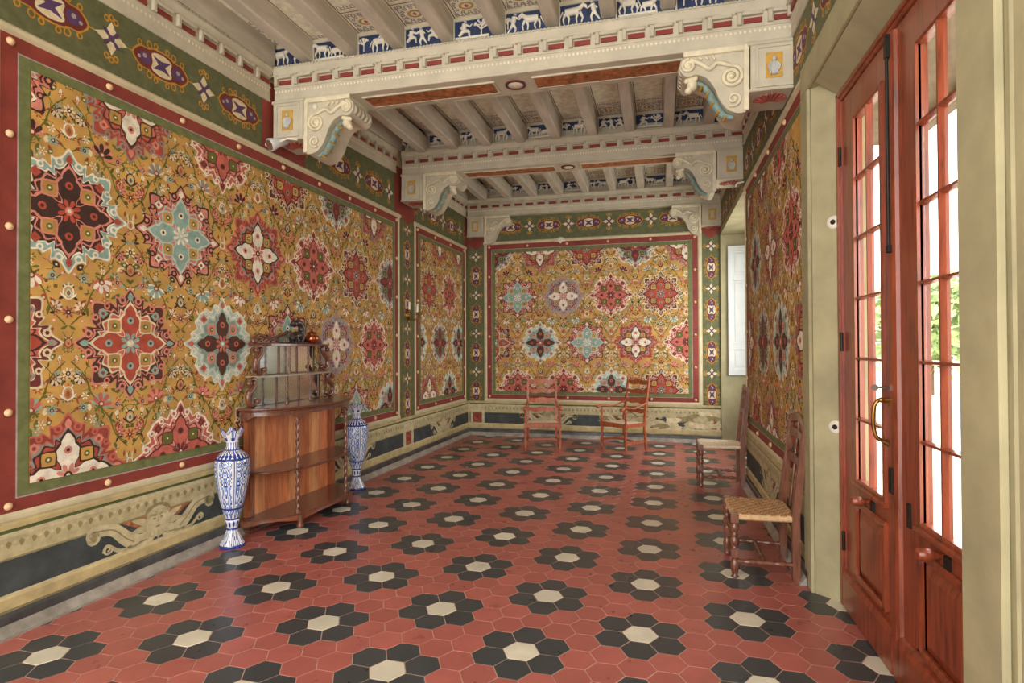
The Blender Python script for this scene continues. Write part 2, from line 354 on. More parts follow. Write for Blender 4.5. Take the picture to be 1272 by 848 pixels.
def rosette(P, u, v, s, c1, c2, L=4, n=8):
    for k in range(n): P.shape(u, v, PETAL, c1, L, 2 * pi * k / n, s)
    P.disc(u, v, s * 0.4, c2, L + 1, n=8); P.disc(u, v, s * 0.18, 'cream', L + 2, n=6)
def sprig(P, u, v, s, rot, c, L=1):
    P.stroke([(u - s * cos(rot), v - s * sin(rot)), (u, v), (u + s * cos(rot + 0.5), v + s * sin(rot + 0.5))], s * 0.12, 'olive', L)
    for sg in (-1, 1): P.shape(u, v, LEAF, c, L + 1, rot + sg * 0.9, s * 0.9, s * 0.9 * sg)
CELLW, CELLH = 0.876, 1.72
def carpet(P, u0, v0, rect, table, seed=3):
    """u0, v0 = centre of one medallion; table[(row, column)] = style; rows are half a cell apart and staggered"""
    a0, a1, b0, b1 = rect; P.rect_(a0, a1, b0, b1, 'gold', 0)
    rnd = random.Random(seed)
    fixed_ = [(0.0, 0.43), (0.0, -0.43), (0.16, 0.39), (0.22, 0.30), (0.4376, 0.0), (0.4376, 0.20), (0.4376, -0.2), (0.34, 0.12), (0.33, -0.13)]
    small = []; tries = 0
    while len(small) < 128 and tries < 9000:
        tries += 1; x = rnd.uniform(0.012, CELLW / 2 - 0.012); y = rnd.uniform(-CELLH / 4, CELLH * 0.75)
        if any((x - px) ** 2 + (y - py) ** 2 < 0.034 ** 2 for px, py, *_ in small): continue
        if x * x + y * y < 0.335 ** 2 or (CELLW / 2 - x) ** 2 + (y - CELLH / 2) ** 2 < 0.335 ** 2: continue
        small.append((x, y, rnd.random() * 2 * pi, rnd.choice(['leaf', 'leaf', 'leaf', 'leaf', 'bud', 'bud', 'sprig', 'sprig', 'dot', 'flower', 'flower']), rnd.choice(['olive', 'dkgreen', 'olive', 'green', 'brick', 'dark', 'teal', 'white', 'pink', 'red', 'cream']), rnd.uniform(0.75, 1.3)))
    i0, i1 = int((a0 - u0) / CELLW) - 2, int((a1 - u0) / CELLW) + 2; j0, j1 = int((b0 - v0) / CELLH) - 2, int((b1 - v0) / CELLH) + 2
    pc = [('white', 'rose'), ('rose', 'teal'), ('dark', 'pink'), ('teal', 'white'), ('pink', 'red'), ('grey', 'cream')]
    for i in range(i0, i1):
        for j in range(j0, j1):
            cu, cv = u0 + i * CELLW, v0 + j * CELLH
            if cu + CELLW < a0 or cu - CELLW > a1 or cv + CELLH < b0 or cv - CELLH > b1: continue
            for x, y, ro, kd, col, sc in small:
                for sg in (-1, 1):
                    px, py = cu + sg * x, cv + y; rr = ro if sg > 0 else pi - ro
                    if px < a0 - 0.05 or px > a1 + 0.05 or py < b0 - 0.05 or py > b1 + 0.05: continue
                    if kd == 'leaf': P.shape(px, py, LEAF, col, 2, rr, 0.06 * sc, 0.07 * sc * sg)
                    elif kd == 'bud': P.shape(px, py, BUD, col, 2, rr, 0.045 * sc); P.disc(px, py, 0.009, 'cream', 3, n=5)
                    elif kd == 'sprig': sprig(P, px, py, 0.042 * sc, rr, col, 1)
                    elif kd == 'dot': P.disc(px, py, 0.014 * sc, col, 2, n=7); P.disc(px, py, 0.006, 'brick', 3, n=5)
                    else: rosette(P, px, py, 0.026 * sc, col, 'gold', 2, 6)
            for h in (0, 1):
                du, dv = cu + h * CELLW / 2, cv + h * CELLH / 2
                for sy in (-1, 1):
                    for sg in (-1, 1):
                        # scrolling stems
                        pts = spline([(du + sg * 0.02, dv + sy * 0.40), (du + sg * 0.14, dv + sy * 0.46), (du + sg * 0.27, dv + sy * 0.36), (du + sg * 0.33, dv + sy * 0.22), (du + sg * 0.42, dv + sy * 0.12)], 5, False)
                        P.stroke(pts, 0.010, 'olive', 1)
                        c1, c2 = pc[(i * 3 + j + h + (sy > 0) * 2) % 6]
                        if h == 0: palmette(P, du + sg * 0.219, dv + sy * 0.43, 0.088, radians(90 + sg * sy * 0 - sg * 20) if sy > 0 else radians(-90 + sg * 20), c1, c2)
                        palmette(P, du + sg * 0.352, dv + sy * 0.225, 0.052, radians(90 - sg * 40) * sy, 'cream' if h else 'pink', 'brick' if sy > 0 else 'dark', 3); rosette(P, du + sg * 0.10, dv + sy * 0.43, 0.034, 'pink' if h else 'teal', 'dark', 3, 8)
                    lotus(P, du, dv + sy * 0.53, 0.062, 'dark' if (i + h) % 2 else 'white', 'rose' if sy > 0 else 'aqua')
                lotus(P, du + CELLW / 2, dv, 0.042, 'brick' if h else 'white', 'pink', 4)
                for sy in (-1, 1): rosette(P, du + CELLW / 2, dv + sy * 0.20, 0.042, 'red' if sy > 0 else 'cream', 'dark', 3, 7)
    names = list(STY)
    for (row, k), st in table.items():
        cu = u0 + k * CELLW + (CELLW / 2 if row % 2 else 0); cv = v0 + row * CELLH / 2
        if a0 - 0.35 < cu < a1 + 0.35 and b0 - 0.35 < cv < b1 + 0.35: medallion(P, cu, cv, 0.392, STY[st])

def frieze_band(P, u0, u1, vc, step, phase, along='u', s=1.0, L=1):
    s *= 1.14
    """alternating lozenge cartouches and white crosses with gold loops"""
    def T(x, y): return (x, y) if along == 'u' else (vc + (y - vc), x)
    def q(pts): return [(p[0], p[1]) for p in pts] if along == 'u' else [(p[1], p[0]) for p in pts]
    n = 0; u = u0 + phase
    while u < u1:
        def sh(pts, k, l, dx=0, dy=0, sx=1.0, sy=None):
            sy = sx if sy is None else sy
            P.poly(q([(u + (dx + p[0] * sx) * s, vc + (dy + p[1] * sy) * s) for p in pts]), k, l)
        circ = [(cos(2 * pi * i / 10), sin(2 * pi * i / 10)) for i in range(10)]
        def ring(dx, dy, r, l):
            pts = [(u + (dx + r * cos(t * pi / 5)) * s, vc + (dy + r * 1.25 * sin(t * pi / 5)) * s) for t in range(11)]
            P.stroke(q(pts), 0.009 * s, 'goldline', l)
        if n % 2 == 0:
            body = spline([(-0.21, 0), (-0.16, 0.06), (-0.10, 0.065), (-0.05, 0.085), (0.05, 0.085), (0.10, 0.065), (0.16, 0.06), (0.21, 0), (0.16, -0.06), (0.10, -0.065), (0.05, -0.085), (-0.05, -0.085), (-0.10, -0.065), (-0.16, -0.06)], 3)
            sh(body, 'goldline', L, sx=1.06, sy=1.12); sh(body, 'maroon', L + 1)
            for sx_ in (-1, 1):
                sh(circ, 'purple', L + 2, dx=sx_ * 0.125, sx=0.042); sh(circ, 'lilac', L + 3, dx=sx_ * 0.13, dy=0.012, sx=0.015)
                sh(circ, 'lilac', L + 3, dx=sx_ * 0.17, dy=-0.008, sx=0.012)
                for sy_ in (-1, 1):
                    ring(sx_ * 0.095, sy_ * 0.10, 0.018, L); ring(sx_ * 0.045, sy_ * 0.115, 0.014, L)
                    ring(sx_ * 0.165, sy_ * 0.085, 0.014, L)
            sh(spline([(0.078, 0.05), (0.03, 0.072), (-0.03, 0.072), (-0.078, 0.05), (-0.07, 0), (-0.078, -0.05), (-0.03, -0.072), (0.03, -0.072), (0.078, -0.05), (0.07, 0)], 3), 'cream', L + 2); sh([(0.07, 0.046), (0.026, 0), (0.07, -0.046), (0, -0.03), (-0.07, -0.046), (-0.026, 0), (-0.07, 0.046), (0, 0.03)], 'purple', L + 3)
            sh(circ, 'purple', L + 4, sx=0.026)
        else:
            for k in range(4):
                a = k * pi / 2; ln = 0.085 if k % 2 == 0 else 0.085
                d = [(0.012, 0), (0.05, 0.030), (0.105, 0), (0.05, -0.030)]
                P.poly(q([(u + (p[0] * cos(a) - p[1] * sin(a)) * s, vc + (p[0] * sin(a) + p[1] * cos(a)) * s) for p in d]), 'cream', L + 2)
                dd = [(0.02, 0), (0.05, 0.016), (0.075, 0), (0.05, -0.016)]; b = a + pi / 4
                P.poly(q([(u + (p[0] * cos(b) - p[1] * sin(b)) * s, vc + (p[0] * sin(b) + p[1] * cos(b)) * s) for p in dd]), 'purple', L + 1)
            sh(circ, 'purple', L + 3, sx=0.022)
            for sy_ in (-1, 1): ring(-0.03, sy_ * 0.115, 0.014, L); ring(0.03, sy_ * 0.115, 0.014, L); ring(0, sy_ * 0.13, 0.014, L)
        P.poly(q([(u + (0.17 if n % 2 else 0.20) * s + p[0] * s, vc + p[1] * s) for p in [(-0.05, -0.004), (0.06, -0.004), (0.06, 0.004), (-0.05, 0.004)]]), 'goldline', L)
        n += 1; u += step

ZT, ZF = 3.62, 4.10          # top of the panels, bottom of the cornice
rndG = random.Random(11)
BOSS = None
def bosses(parent, M, pts, r=0.022):
    global BOSS
    if BOSS is None:
        b = MB(); b.lathe([(0.022, 0), (0.024, 0.004), (0.021, 0.012), (0.013, 0.019), (0.004, 0.022)], seg=10); BOSS = b.mesh('boss', simple('pale_wooden_boss', (224, 190, 146), 0.45, 0.1, 20))
    for u, v in pts: link('boss', BOSS, parent, M @ Matrix.Translation((u, v, 0.004)))
def moulding(u0, u1, v0, v1, mb, h=0.012):
    """half-round strip framing or crossing a wall: a flat bar with bevelled long edges"""
    if (u1 - u0) >= (v1 - v0):
        b = (v1 - v0) * 0.3; prof = [(v0, 0), (v0 + b, h), (v1 - b, h), (v1, 0)]; mb.prism([(p[0], p[1]) for p in prof], u0, u1, (1, 2, 0))
    else:
        b = (u1 - u0) * 0.3; prof = [(u0, 0), (u0 + b, h), (u1 - b, h), (u1, 0)]; mb.prism([(p[0], p[1]) for p in prof], v0, v1, (0, 2, 1))
MOULD = simple('cream_moulding', (206, 194, 160), 0.55, 0.08, 6)

def wall_panel(parent, M, u0, u1, v0, v1, table, cu, cv, seed, nb, near=False):
    """one framed carpet painting: u0..v1 is the outer edge of its red border"""
    g = 0.100; a = 0.066; gu0, gu1, gv0, gv1 = u0 + g, u1 - g, v0 + 0.085, v1 - g
    P = Paint(); P.rect_(u0, u1, v0, v1, 'border', 0)
    for q in ((gu0 - 0.008, gu1 + 0.008, gv0 - 0.008, gv1 + 0.008, 'lilac', 1), (gu0, gu1, gv0, gv1, 'frame', 2), (gu0 + a - 0.006, gu1 - a + 0.006, gv0 + a - 0.006, gv1 - a + 0.006, 'olive', 3)): P.rect_(*q)
    P.build('painted_border', M, parent)
    art = (gu0 + a, gu1 - a, gv0 + a, gv1 - a)
    C_ = Paint(art); C_.mb = MB(); carpet(C_, cu, cv, art, table, seed)
    C_.build('carpet_painting', M @ Matrix.Translation((0, 0, 0.0016)), parent)
    mb = MB()
    moulding(u0 - 0.07, u1 + (0 if near else 0.07), v1, v1 + 0.062, mb, 0.022); moulding(u0 - 0.055, u0, v0, v1, mb)
    if not near: moulding(u1, u1 + 0.055, v0, v1, mb)
    moulding(u0 - 0.055, u1 + (0 if near else 0.055), v0 - 0.06, v0, mb)
    mb.build('frame_moulding', MOULD, parent, M)
    pts = []
    for k in range(nb[0]):
        u = u0 + 0.05 + (u1 - u0 - 0.1) * k / (nb[0] - 1); pts += [] if near and k == nb[0] - 1 else [(u, v1 - 0.045), (u, v0 + 0.042)]
    for k in range(1, nb[1] - 1):
        v = v0 + 0.042 + (v1 - v0 - 0.087) * k / (nb[1] - 1); pts += [(u0 + 0.048, v)] if near else [(u0 + 0.048, v), (u1 - 0.048, v)]
    bosses(parent, M, pts)
def spiral(cu, cv, r0, r1, a0, turns, n=22):
    return [(cu + (r0 + (r1 - r0) * i / n) * cos(a0 + turns * 2 * pi * i / n), cv + (r0 + (r1 - r0) * i / n) * sin(a0 + turns * 2 * pi * i / n)) for i in range(n + 1)]
def dado(parent, M, u0, u1, cart, piers=(), worn=False):
    """painted plinth: mouldings, dark marble fields, scrolling grotesque cartouches"""
    P = Paint((u0, u1, 0.0, 0.64)); P.rect_(u0, u1, 0.0, 0.64, 'stone', 0)
    P.rect_(u0, u1, 0.584, 0.604, 'green', 1); P.rect_(u0, u1, 0.560, 0.580, 'stone', 1); P.rect_(u0, u1, 0.425, 0.556, 'stone2', 1)
    P.rect_(u0, u1, 0.225, 0.425, 'marble', 1); P.rect_(u0, u1, 0.425, 0.437, 'stone3', 2); P.rect_(u0, u1, 0.12, 0.225, 'stone2', 1); P.rect_(u0, u1, 0.205, 0.225, 'stone', 2); P.rect_(u0, u1, 0.12, 0.13, 'stone3', 2)
    n = int((u1 - u0) / 0.07)
    for k in range(n):
        u = u0 + (k + 0.5) * (u1 - u0) / n; P.shape(u, 0.535, LEAF, 'stone3', 2, -pi / 2, 0.045, 0.10); P.disc(u + 0.035, 0.522, 0.010, 'stone', 2, n=7)
    for c in cart:
        for sg in (-1, 1):
            P.poly([(c + sg * 0.02, 0.425), (c + sg * 0.30, 0.425), (c + sg * 0.10, 0.32)], 'terra', 2)
            band = spline([(c + sg * 0.05, 0.26), (c + sg * 0.16, 0.25), (c + sg * 0.26, 0.31), (c + sg * 0.36, 0.40), (c + sg * 0.50, 0.425)], 6, False)
            P.stroke(band, [0.13 - 0.06 * i / (len(band) - 1) for i in range(len(band))], 'stone', 3); P.stroke(band, 0.010, 'stone3', 4)
            P.stroke(spiral(c + sg * 0.50, 0.40, 0.045, 0.012, pi / 2, -sg * 1.4), 0.03, 'stone', 3); P.disc(c + sg * 0.50, 0.385, 0.05, 'stone', 3); P.disc(c + sg * 0.50, 0.385, 0.022, 'stone3', 4)
            b2 = spline([(c + sg * 0.14, 0.25), (c + sg * 0.30, 0.235), (c + sg * 0.40, 0.30), (c + sg * 0.43, 0.26)], 6, False); P.stroke(b2, 0.026, 'stone2', 3)
            P.stroke(spiral(c + sg * 0.40, 0.275, 0.035, 0.008, 0, sg * 1.3), 0.014, 'stone', 4)
            for k in range(3): P.shape(c + sg * 0.08, 0.36 - 0.03 * k, LEAF, 'stone2' if k % 2 else 'stone', 5, (0.4 - 0.4 * k) if sg > 0 else pi - (0.4 - 0.4 * k), 0.15, 0.16 * sg)
        P.disc(c, 0.36, 0.105, 'stone', 6, 0.118, 16); P.disc(c, 0.43, 0.115, 'stone3', 5, 0.07, 14)
        for k in range(7): P.stroke(spiral(c + 0.026 * (k - 3), 0.435 - 0.006 * abs(k - 3), 0.026, 0.006, k, 1.2, 10), 0.008, 'stone2', 7)
        for sg in (-1, 1): P.disc(c + sg * 0.032, 0.385, 0.015, 'stone3', 7, 0.008, 8); P.shape(c + sg * 0.01, 0.405, LEAF, 'stone3', 7, 0.2 if sg > 0 else pi - 0.2, 0.05, 0.05 * sg)
        P.poly([(c - 0.012, 0.35), (c + 0.012, 0.35), (c + 0.004, 0.395), (c - 0.004, 0.395)], 'stone2', 7); P.disc(c, 0.322, 0.022, 'stone3', 7, 0.007, 8)
        for k in range(5): P.shape(c + 0.03 * (k - 2), 0.30, LEAF, 'stone2', 7, -pi / 2 + 0.25 * (k - 2), 0.08, 0.09)
    for a, b in piers:
        P.rect_(a, b, 0.12, 0.556, 'stone', 8); m = (a + b) / 2; h = min(0.085, (b - a) * 0.3)
        P.rect_(m - h - 0.012, m + h + 0.012, 0.228, 0.432, 'stone3', 9); P.rect_(m - h, m + h, 0.24, 0.42, 'redblock', 10)
        for k in range(6): P.disc(m + rndG.uniform(-h * .7, h * .7), rndG.uniform(0.26, 0.40), 0.016, 'rose', 11, 0.02, 7)
    if worn:
        for k in range(26):
            u, v = u1 - abs(rndG.gauss(0, 0.8)) - 0.1, rndG.uniform(0.13, 0.5)
            P.poly(spline([(u + rndG.uniform(.06, .2) * cos(t), v + rndG.uniform(.03, .09) * sin(t)) for t in [i * pi / 4 for i in range(8)]], 3), rndG.choice(['stone', 'stone2', 'cream', 'stone3']), 12 + k * 0.1)
    P.build('painted_dado', M, parent)
    mb = MB(); mb.prism([(0.604, 0), (0.61, 0.018), (0.64, 0.022), (0.648, 0.0)], u0, u1, (1, 2, 0)); mb.prism([(0.125, 0), (0.135, 0.012), (0.20, 0.014), (0.215, 0)], u0, u1, (1, 2, 0)); mb.build('dado_moulding', simple('gold_stone_moulding', (196, 178, 130), 0.6, 0.14, 8), parent, M)
def baseboard(side, M, u0, u1, label):
    mb = MB(); mb.prism([(0, 0), (0, 0.030), (0.104, 0.026), (0.118, 0.016), (0.118, 0)], u0, u1, (1, 2, 0)); o = mb.build('baseboard_' + side, BASEB, None, M); mb = MB(); mb.prism([(0.0005, 0.0305), (0.0005, 0.075), (0.006, 0.075), (0.058, 0.0305)], u0 + 0.02, u1 - 0.02, (1, 2, 0)); mb.build('sloped_footing', STRIP, o); return tag(o, label, 'baseboard', kind='structure')

# ---------------------------------------------------------------- setting: walls
XL0, XL1 = Vector((-3.75, 2.4, 0)), Vector((-3.625, 10.4, 0)); UL = (XL1 - XL0).normalized()
ML = frame(XL0 - UL * 2.4, UL, (UL.y, -UL.x, 0))          # u equals the distance along the wall, like y
MBK = frame((0, 10.4, 0), (1, 0, 0), (0, -1, 0))          # u = x
MR = frame((1.0, 0, 0), (0, -1, 0), (-1, 0, 0))           # u = -y
YB, XR, NEAR = 10.4, 1.0, -2.0

mb = MB(); mb.box(NEAR, 10.75, 0, 5.0, -0.35, 0); wall_left = tag(mb.xform(ML).build('wall_left', LIMEWASH), 'long left wall painted with framed carpet patterns and a scrolled dado', 'wall', kind='structure')
mb = MB(); mb.box(-4.1, 1.9, 0, 5.0, -0.35, 0); wall_back = tag(mb.xform(MBK).build('wall_back', LIMEWASH), 'far end wall with one carpet pattern panel behind the two armchairs', 'wall', kind='structure')
# right wall: solid pieces round the door opening and the window recess (u = -y)
mb = MB(); TH = 0.6; XO = 1.32
def rbox(y0, y1, z0, z1, mi=0, x0=XR, x1=XR + TH): mb.box(x0, x1, y0, y1, z0, z1, mi)
D0, D1, DZ = 2.24, 4.24, 3.43; d0, d1, dz = 2.37, 4.13, 3.33; N0, N1, NZ = 7.40, 10.36, 3.60
rbox(NEAR, D0, 0, 5.0, x1=XO); rbox(D1, N0 - 0.3, 0, 5.0, x1=XO); rbox(N0 - 0.3, N0, 0, 5.0); rbox(D0, D1, DZ, 5.0, x1=XO); rbox(N0, N1, NZ, 5.0); rbox(N1, 10.7, 0, 5.0)
for ya, yb in ((D0, d0), (D1, d1)):       # splayed reveals
    P_ = [(XR, ya), (XR + 0.13, yb), (XO, yb), (XO, ya)]; mb.prism(P_, 0, DZ, (0, 1, 2))
mb.prism([(XR, DZ), (XR + 0.13, dz), (XO, dz), (XO, DZ)], min(d0, d1), max(d0, d1), (0, 2, 1))
# recess outer wall round its window
W0, W1, WZ0, WZ1 = 7.9, 9.95, 1.12, 3.40
mb.box(1.6, 1.78, N0 - .2, W0, 0, 5.0); mb.box(1.6, 1.78, W1, N1 + .3, 0, 5.0); mb.box(1.6, 1.78, W0, W1, 0, WZ0); mb.box(1.6, 1.78, W0, W1, WZ1, 5.0)
wall_right = tag(mb.build('wall_right', PLASTER), 'right wall of olive plaster round the glazed door and the far window recess', 'wall', kind='structure')

ROWS_L = {(0, 0): 'darkteal', (0, 1): 'pinkdark', (0, 2): 'redgrey', (0, 3): 'pinkwhite', (0, 4): 'darkpink', (0, 5): 'tealwhite',
          (-1, 0): 'brownred', (-1, 1): 'whiteblue', (-1, 2): 'pinkdark', (-1, 3): 'greycross', (-1, 4): 'pinkwhite', (-1, 5): 'brownred',
          (1, 0): 'redwhite', (1, 1): 'pinkwhite', (1, 2): 'darkpink', (1, 3): 'tealwhite', (1, 4): 'redwhite', (1, -1): 'pinkdark',
          (-2, 0): 'redgrey', (-2, 1): 'pinkwhite', (-2, 2): 'darkpink', (-2, 3): 'brownred', (-2, 4): 'pinkdark', (-2, 5): 'whiteblue', (-1, -1): 'darkpink'}
wall_panel(wall_left, ML, 2.43, 7.46, 0.703, 3.557, ROWS_L, 2.825, 2.575, 3, (9, 6))
wall_panel(wall_left, ML, -1.3, 1.84, 0.703, 3.557, {(r, k): list(STY)[(r * 3 + k * 2) % 10] for r in (-2, -1, 0, 1) for k in range(-1, 4)}, -0.8, 2.575, 3, (6, 6))
R2 = {(0, 0): 'darkpink', (0, 1): 'pinkwhite', (-1, -1): 'whiteblue', (-1, 0): 'tealwhite', (-1, 1): 'whiteblue', (1, 0): 'redgrey', (1, 1): 'redwhite', (1, -1): 'brownred', (-2, 0): 'redwhite', (-2, 1): 'whiteblue', (0, 2): 'tealwhite'}
wall_panel(wall_left, ML, 8.06, 10.21, 0.703, 3.557, R2, 8.55, 2.62, 5, (4, 6))
RB = {(0, 0): 'pinkdark', (0, 1): 'greycross', (0, 2): 'pinkwhite', (0, 3): 'darkpink', (-1, -1): 'brownred', (-1, 0): 'whiteblue', (-1, 1): 'pinkdark', (-1, 2): 'redgrey', (-1, 3): 'pinkwhite',
      (1, -1): 'tealwhite', (1, 0): 'redwhite', (1, 1): 'darkpink', (1, 2): 'tealwhite', (1, 3): 'redwhite', (-2, 0): 'pinkwhite', (-2, 1): 'pinkwhite', (-2, 2): 'whiteblue', (-2, 3): 'darkpink'}
wall_panel(wall_back, MBK, -3.24, 0.628, 0.695, 3.645, RB, -2.632, 2.62, 7, (6, 6))
RR = {(0, 0): 'whiteblue', (0, 1): 'redwhite', (0, 2): 'pinkwhite', (0, -1): 'tealwhite', (-1, 0): 'tealwhite', (-1, 1): 'whiteblue', (-1, -1): 'redgrey', (-1, 2): 'redwhite', (1, 0): 'redwhite', (1, 1): 'pinkwhite', (1, -1): 'redgrey', (-2, 0): 'pinkwhite', (-2, 1): 'redwhite', (-2, 2): 'darkpink', (-2, -1): 'pinkdark'}
wall_panel(wall_right, MR, -7.30, -4.26, 0.703, 3.557, RR, -6.6, 2.575, 9, (5, 6), near=True)
# friezes and pilasters
def frieze(parent, M, u0, u1, phase, v0=ZT, v1=4.3, reds=(), step=0.41, s=1.0, vc=3.862):
    P = Paint((u0, u1, v0, v1)); P.rect_(u0, u1, v0, v1, 'frieze', 0)
    frieze_band(P, u0, u1, vc, step, phase, s=s)
    for a, b in reds: P.rect_(a, b, v0, v1, 'border', 8)
    P.build('painted_frieze', M, parent)
frieze(wall_left, ML, -1.9, 4.80, 0.505, reds=((4.64, 4.80),)); frieze(wall_left, ML, 4.80, 7.53, 0.35, reds=((4.80, 5.30), (7.36, 7.53))); frieze(wall_left, ML, 7.53, 10.4, 0.38, reds=((7.53, 8.0), (10.2, 10.4)))
frieze(wall_back, MBK, -3.62, 1.0, -0.38 + 1.235, v0=3.70, vc=3.965, step=0.372, s=0.92)
frieze(wall_right, MR, -10.38, -7.53, 0.2, v0=3.70); frieze(wall_right, MR, -7.53, -4.9, 0.35); frieze(wall_right, MR, -4.9, 1.2, 0.35, v0=3.64)
def pilaster(parent, M, u0, u1, phase, s=0.85, v0=0.645, v1=3.70, red_top=True):
    P = Paint((u0, u1, v0, v1)); P.rect_(u0, u1, v0, v1, 'frieze', 0)
    if u1 - u0 > 0.2:
        Q = Paint((u0, u1, v0, v1)); Q.mb = P.mb; Q.keys = P.keys
        frieze_band(Q, v0, v1 - 0.2, (u0 + u1) / 2, 0.37, phase, along='v', s=s)
    if red_top:
        m = (u0 + u1) / 2; P.poly([(u0, v1), (u1, v1), (u1, v1 - 0.09), (m + 0.04, v1 - 0.17), (m, v1 - 0.21), (m - 0.04, v1 - 0.17), (u0, v1 - 0.09)], 'border', 9)
    P.build('painted_pilaster', M, parent)
pilaster(wall_left, ML, 7.515, 8.005, 0.2); pilaster(wall_left, ML, 10.265, 10.40, 0.2); pilaster(wall_left, ML, 1.9, 2.375, 0.2)
pilaster(wall_back, MBK, -3.625, -3.30, 0.19, 0.8, v1=3.76); pilaster(wall_back, MBK, 0.70, 1.0, 0.19, 0.8, v1=3.76)
dado(wall_left, ML, -1.9, 10.38, (0.25, 3.50, 6.25, 9.15), piers=((1.95, 2.32), (7.62, 7.96),)); dado(wall_back, MBK, -3.6, 1.0, (-2.05, -0.55), piers=((-3.58, -3.30), (0.68, 0.98)), worn=True)
dado(wall_right, MR, -7.39, -4.33, (-5.9,))
baseboard('left', ML, -1.9, 10.4, 'dark stone baseboard along the foot of the left wall'); baseboard('back', MBK, -3.62, 1.0, 'dark stone baseboard behind the two armchairs on the end wall'); baseboard('right', MR, -7.40, -4.33, 'dark stone baseboard behind the two side chairs')
# plaster surround round the door opening, and a moulding strip
mb = MB(); mb.prism([(0, 0), (0.010, 0.006), (0.02, 0.006), (0.03, 0)], 0.0, 3.64, (0, 2, 1)); mb.build('plaster_arris', PLASTER, wall_right, MR @ Matrix.Translation((-1.99, 0, 0.0)))
mb = MB(); mb.box(-4.425, -4.242, 0, 3.43, 0, 0.026, 0, 0.006); mb.box(-4.425, -2.0, 3.431, 3.64, 0, 0.026, 0, 0.006); mb.box(-2.238, -2.0, 0, 3.43, 0, 0.026, 0, 0.006); mb.build('plaster_surround', PLASTER, wall_right, MR)
def plate(M, parent):
    b = MB(); b.lathe([(0.043, 0), (0.04, 0.004), (0.02, 0.007)], seg=18); b.build('outlet_plate', WHITEP, parent, M); c = MB(); c.lathe([(0.017, 0.006), (0.017, 0.0085)], seg=12); return c.build('dark_hole', IRON, parent, M)
vr = Vector((0.13, -0.11, 0)).normalized(); MJ = frame((1.08, 4.172, 0), vr, (-0.11, -0.13, 0), (0, 0, 1))
plate(MJ @ Matrix.Translation((0.035, 2.492, 0.001)), wall_right); plate(MJ @ Matrix.Translation((0.035, 1.14, 0.001)), wall_right)

# ---------------------------------------------------------------- floor of hexagonal cement tiles
mb = MB(); mb.box(-4.05, 1.78, NEAR, 10.7, -0.25, -0.0018); floor = tag(mb.build('floor', GROUT), 'floor of hexagonal cement tiles in black and white flowers on red', 'floor', kind='structure')
O_ = Vector((-0.12878, 3.38976, 0)); A_ = Vector((0.62879, 0.35074, 0)) / 4; C_ = Vector((0.01065, 0.71992, 0)) / 4
S_ = 0.18 / sqrt(3); rot0 = math.atan2(-C_.x, C_.y)
def hexmb(mb, x, y, ins=0.0026):
    r0, r1 = S_ - ins, S_ - ins - 0.002
    vs = [(x + r * cos(rot0 + k * pi / 3), y + r * sin(rot0 + k * pi / 3), z) for r, z in ((r0, -0.006), (r0, -0.0015), (r1, 0.0)) for k in range(6)]
    fs = [tuple(range(12, 18))] + [(i * 6 + k, i * 6 + (k + 1) % 6, i * 6 + 6 + (k + 1) % 6, i * 6 + 6 + k) for i in range(2) for k in range(6)]
    mb.add(vs, fs)
tiles = []
black_off = {(1, 0), (-1, 0), (0, 1), (0, -1), (1, -1), (-1, 1)}
for a in range(-60, 60):
    for c in range(-70, 110):
        p = O_ + A_ * a + C_ * c
        xl = -3.75 + (p.y - 2.4) * 0.015625 + 0.05
        if not (NEAR + 0.1 < p.y < 10.42 and xl - 0.05 < p.x < 1.04 + (0.58 if (N0 < p.y < N1 or d0 < p.y < d1) else 0)): continue
        ra, rc = a % 4, c % 4; k = 'red'
        if (ra, rc) == (0, 0): k = 'white'
        elif any(((a - x) % 4, (c - y) % 4) == (0, 0) for x, y in black_off): k = 'black'
        d = (p - Vector((0, 0, 0))); depth = d.x * F_.x + d.y * F_.y; sx = d.x * R_.x + d.y * R_.y
        vis = depth > 0.5 and abs(sx / depth) < 0.95 and 1.6727 / depth < 0.63
        tiles.append((depth if vis else 99, p.x, p.y, k))
tiles.sort()
TM = {'red': T_RED, 'black': T_BLACK, 'white': T_WHITE}; TMESH = {}; used = {'red': 0, 'black': 0, 'white': 0}
for k in TM: m_ = MB(); hexmb(m_, 0, 0); TMESH[k] = m_.mesh(k + '_hex_tile', TM[k])
rest = {k: MB() for k in TM}; restmb = MB()
for dpt, x, y, k in tiles:
    if used[k] < 300 and dpt < 50:
        used[k] += 1; t = link(k + '_hex_tile', TMESH[k], floor, Matrix.Translation((x, y, rndG.uniform(-0.0006, 0.0006))))
    else:
        n0 = len(restmb.f); hexmb(restmb, x, y); restmb.m[n0:] = [list(TM).index(k)] * (len(restmb.f) - n0)
tag(restmb.build('far_hex_tiles', list(TM.values()), floor), kind='stuff')
# pale border strip beside the left and end walls
mb = MB(); mb.box(1.0, 10.36, 0, 0.003, 0.075, 0.10); mb.build('border_strip', STRIP, floor, ML)
mb = MB(); mb.box(-3.55, 0.98, 0, 0.003, 0.036, 0.10); mb.build('border_strip', STRIP, floor, MBK)

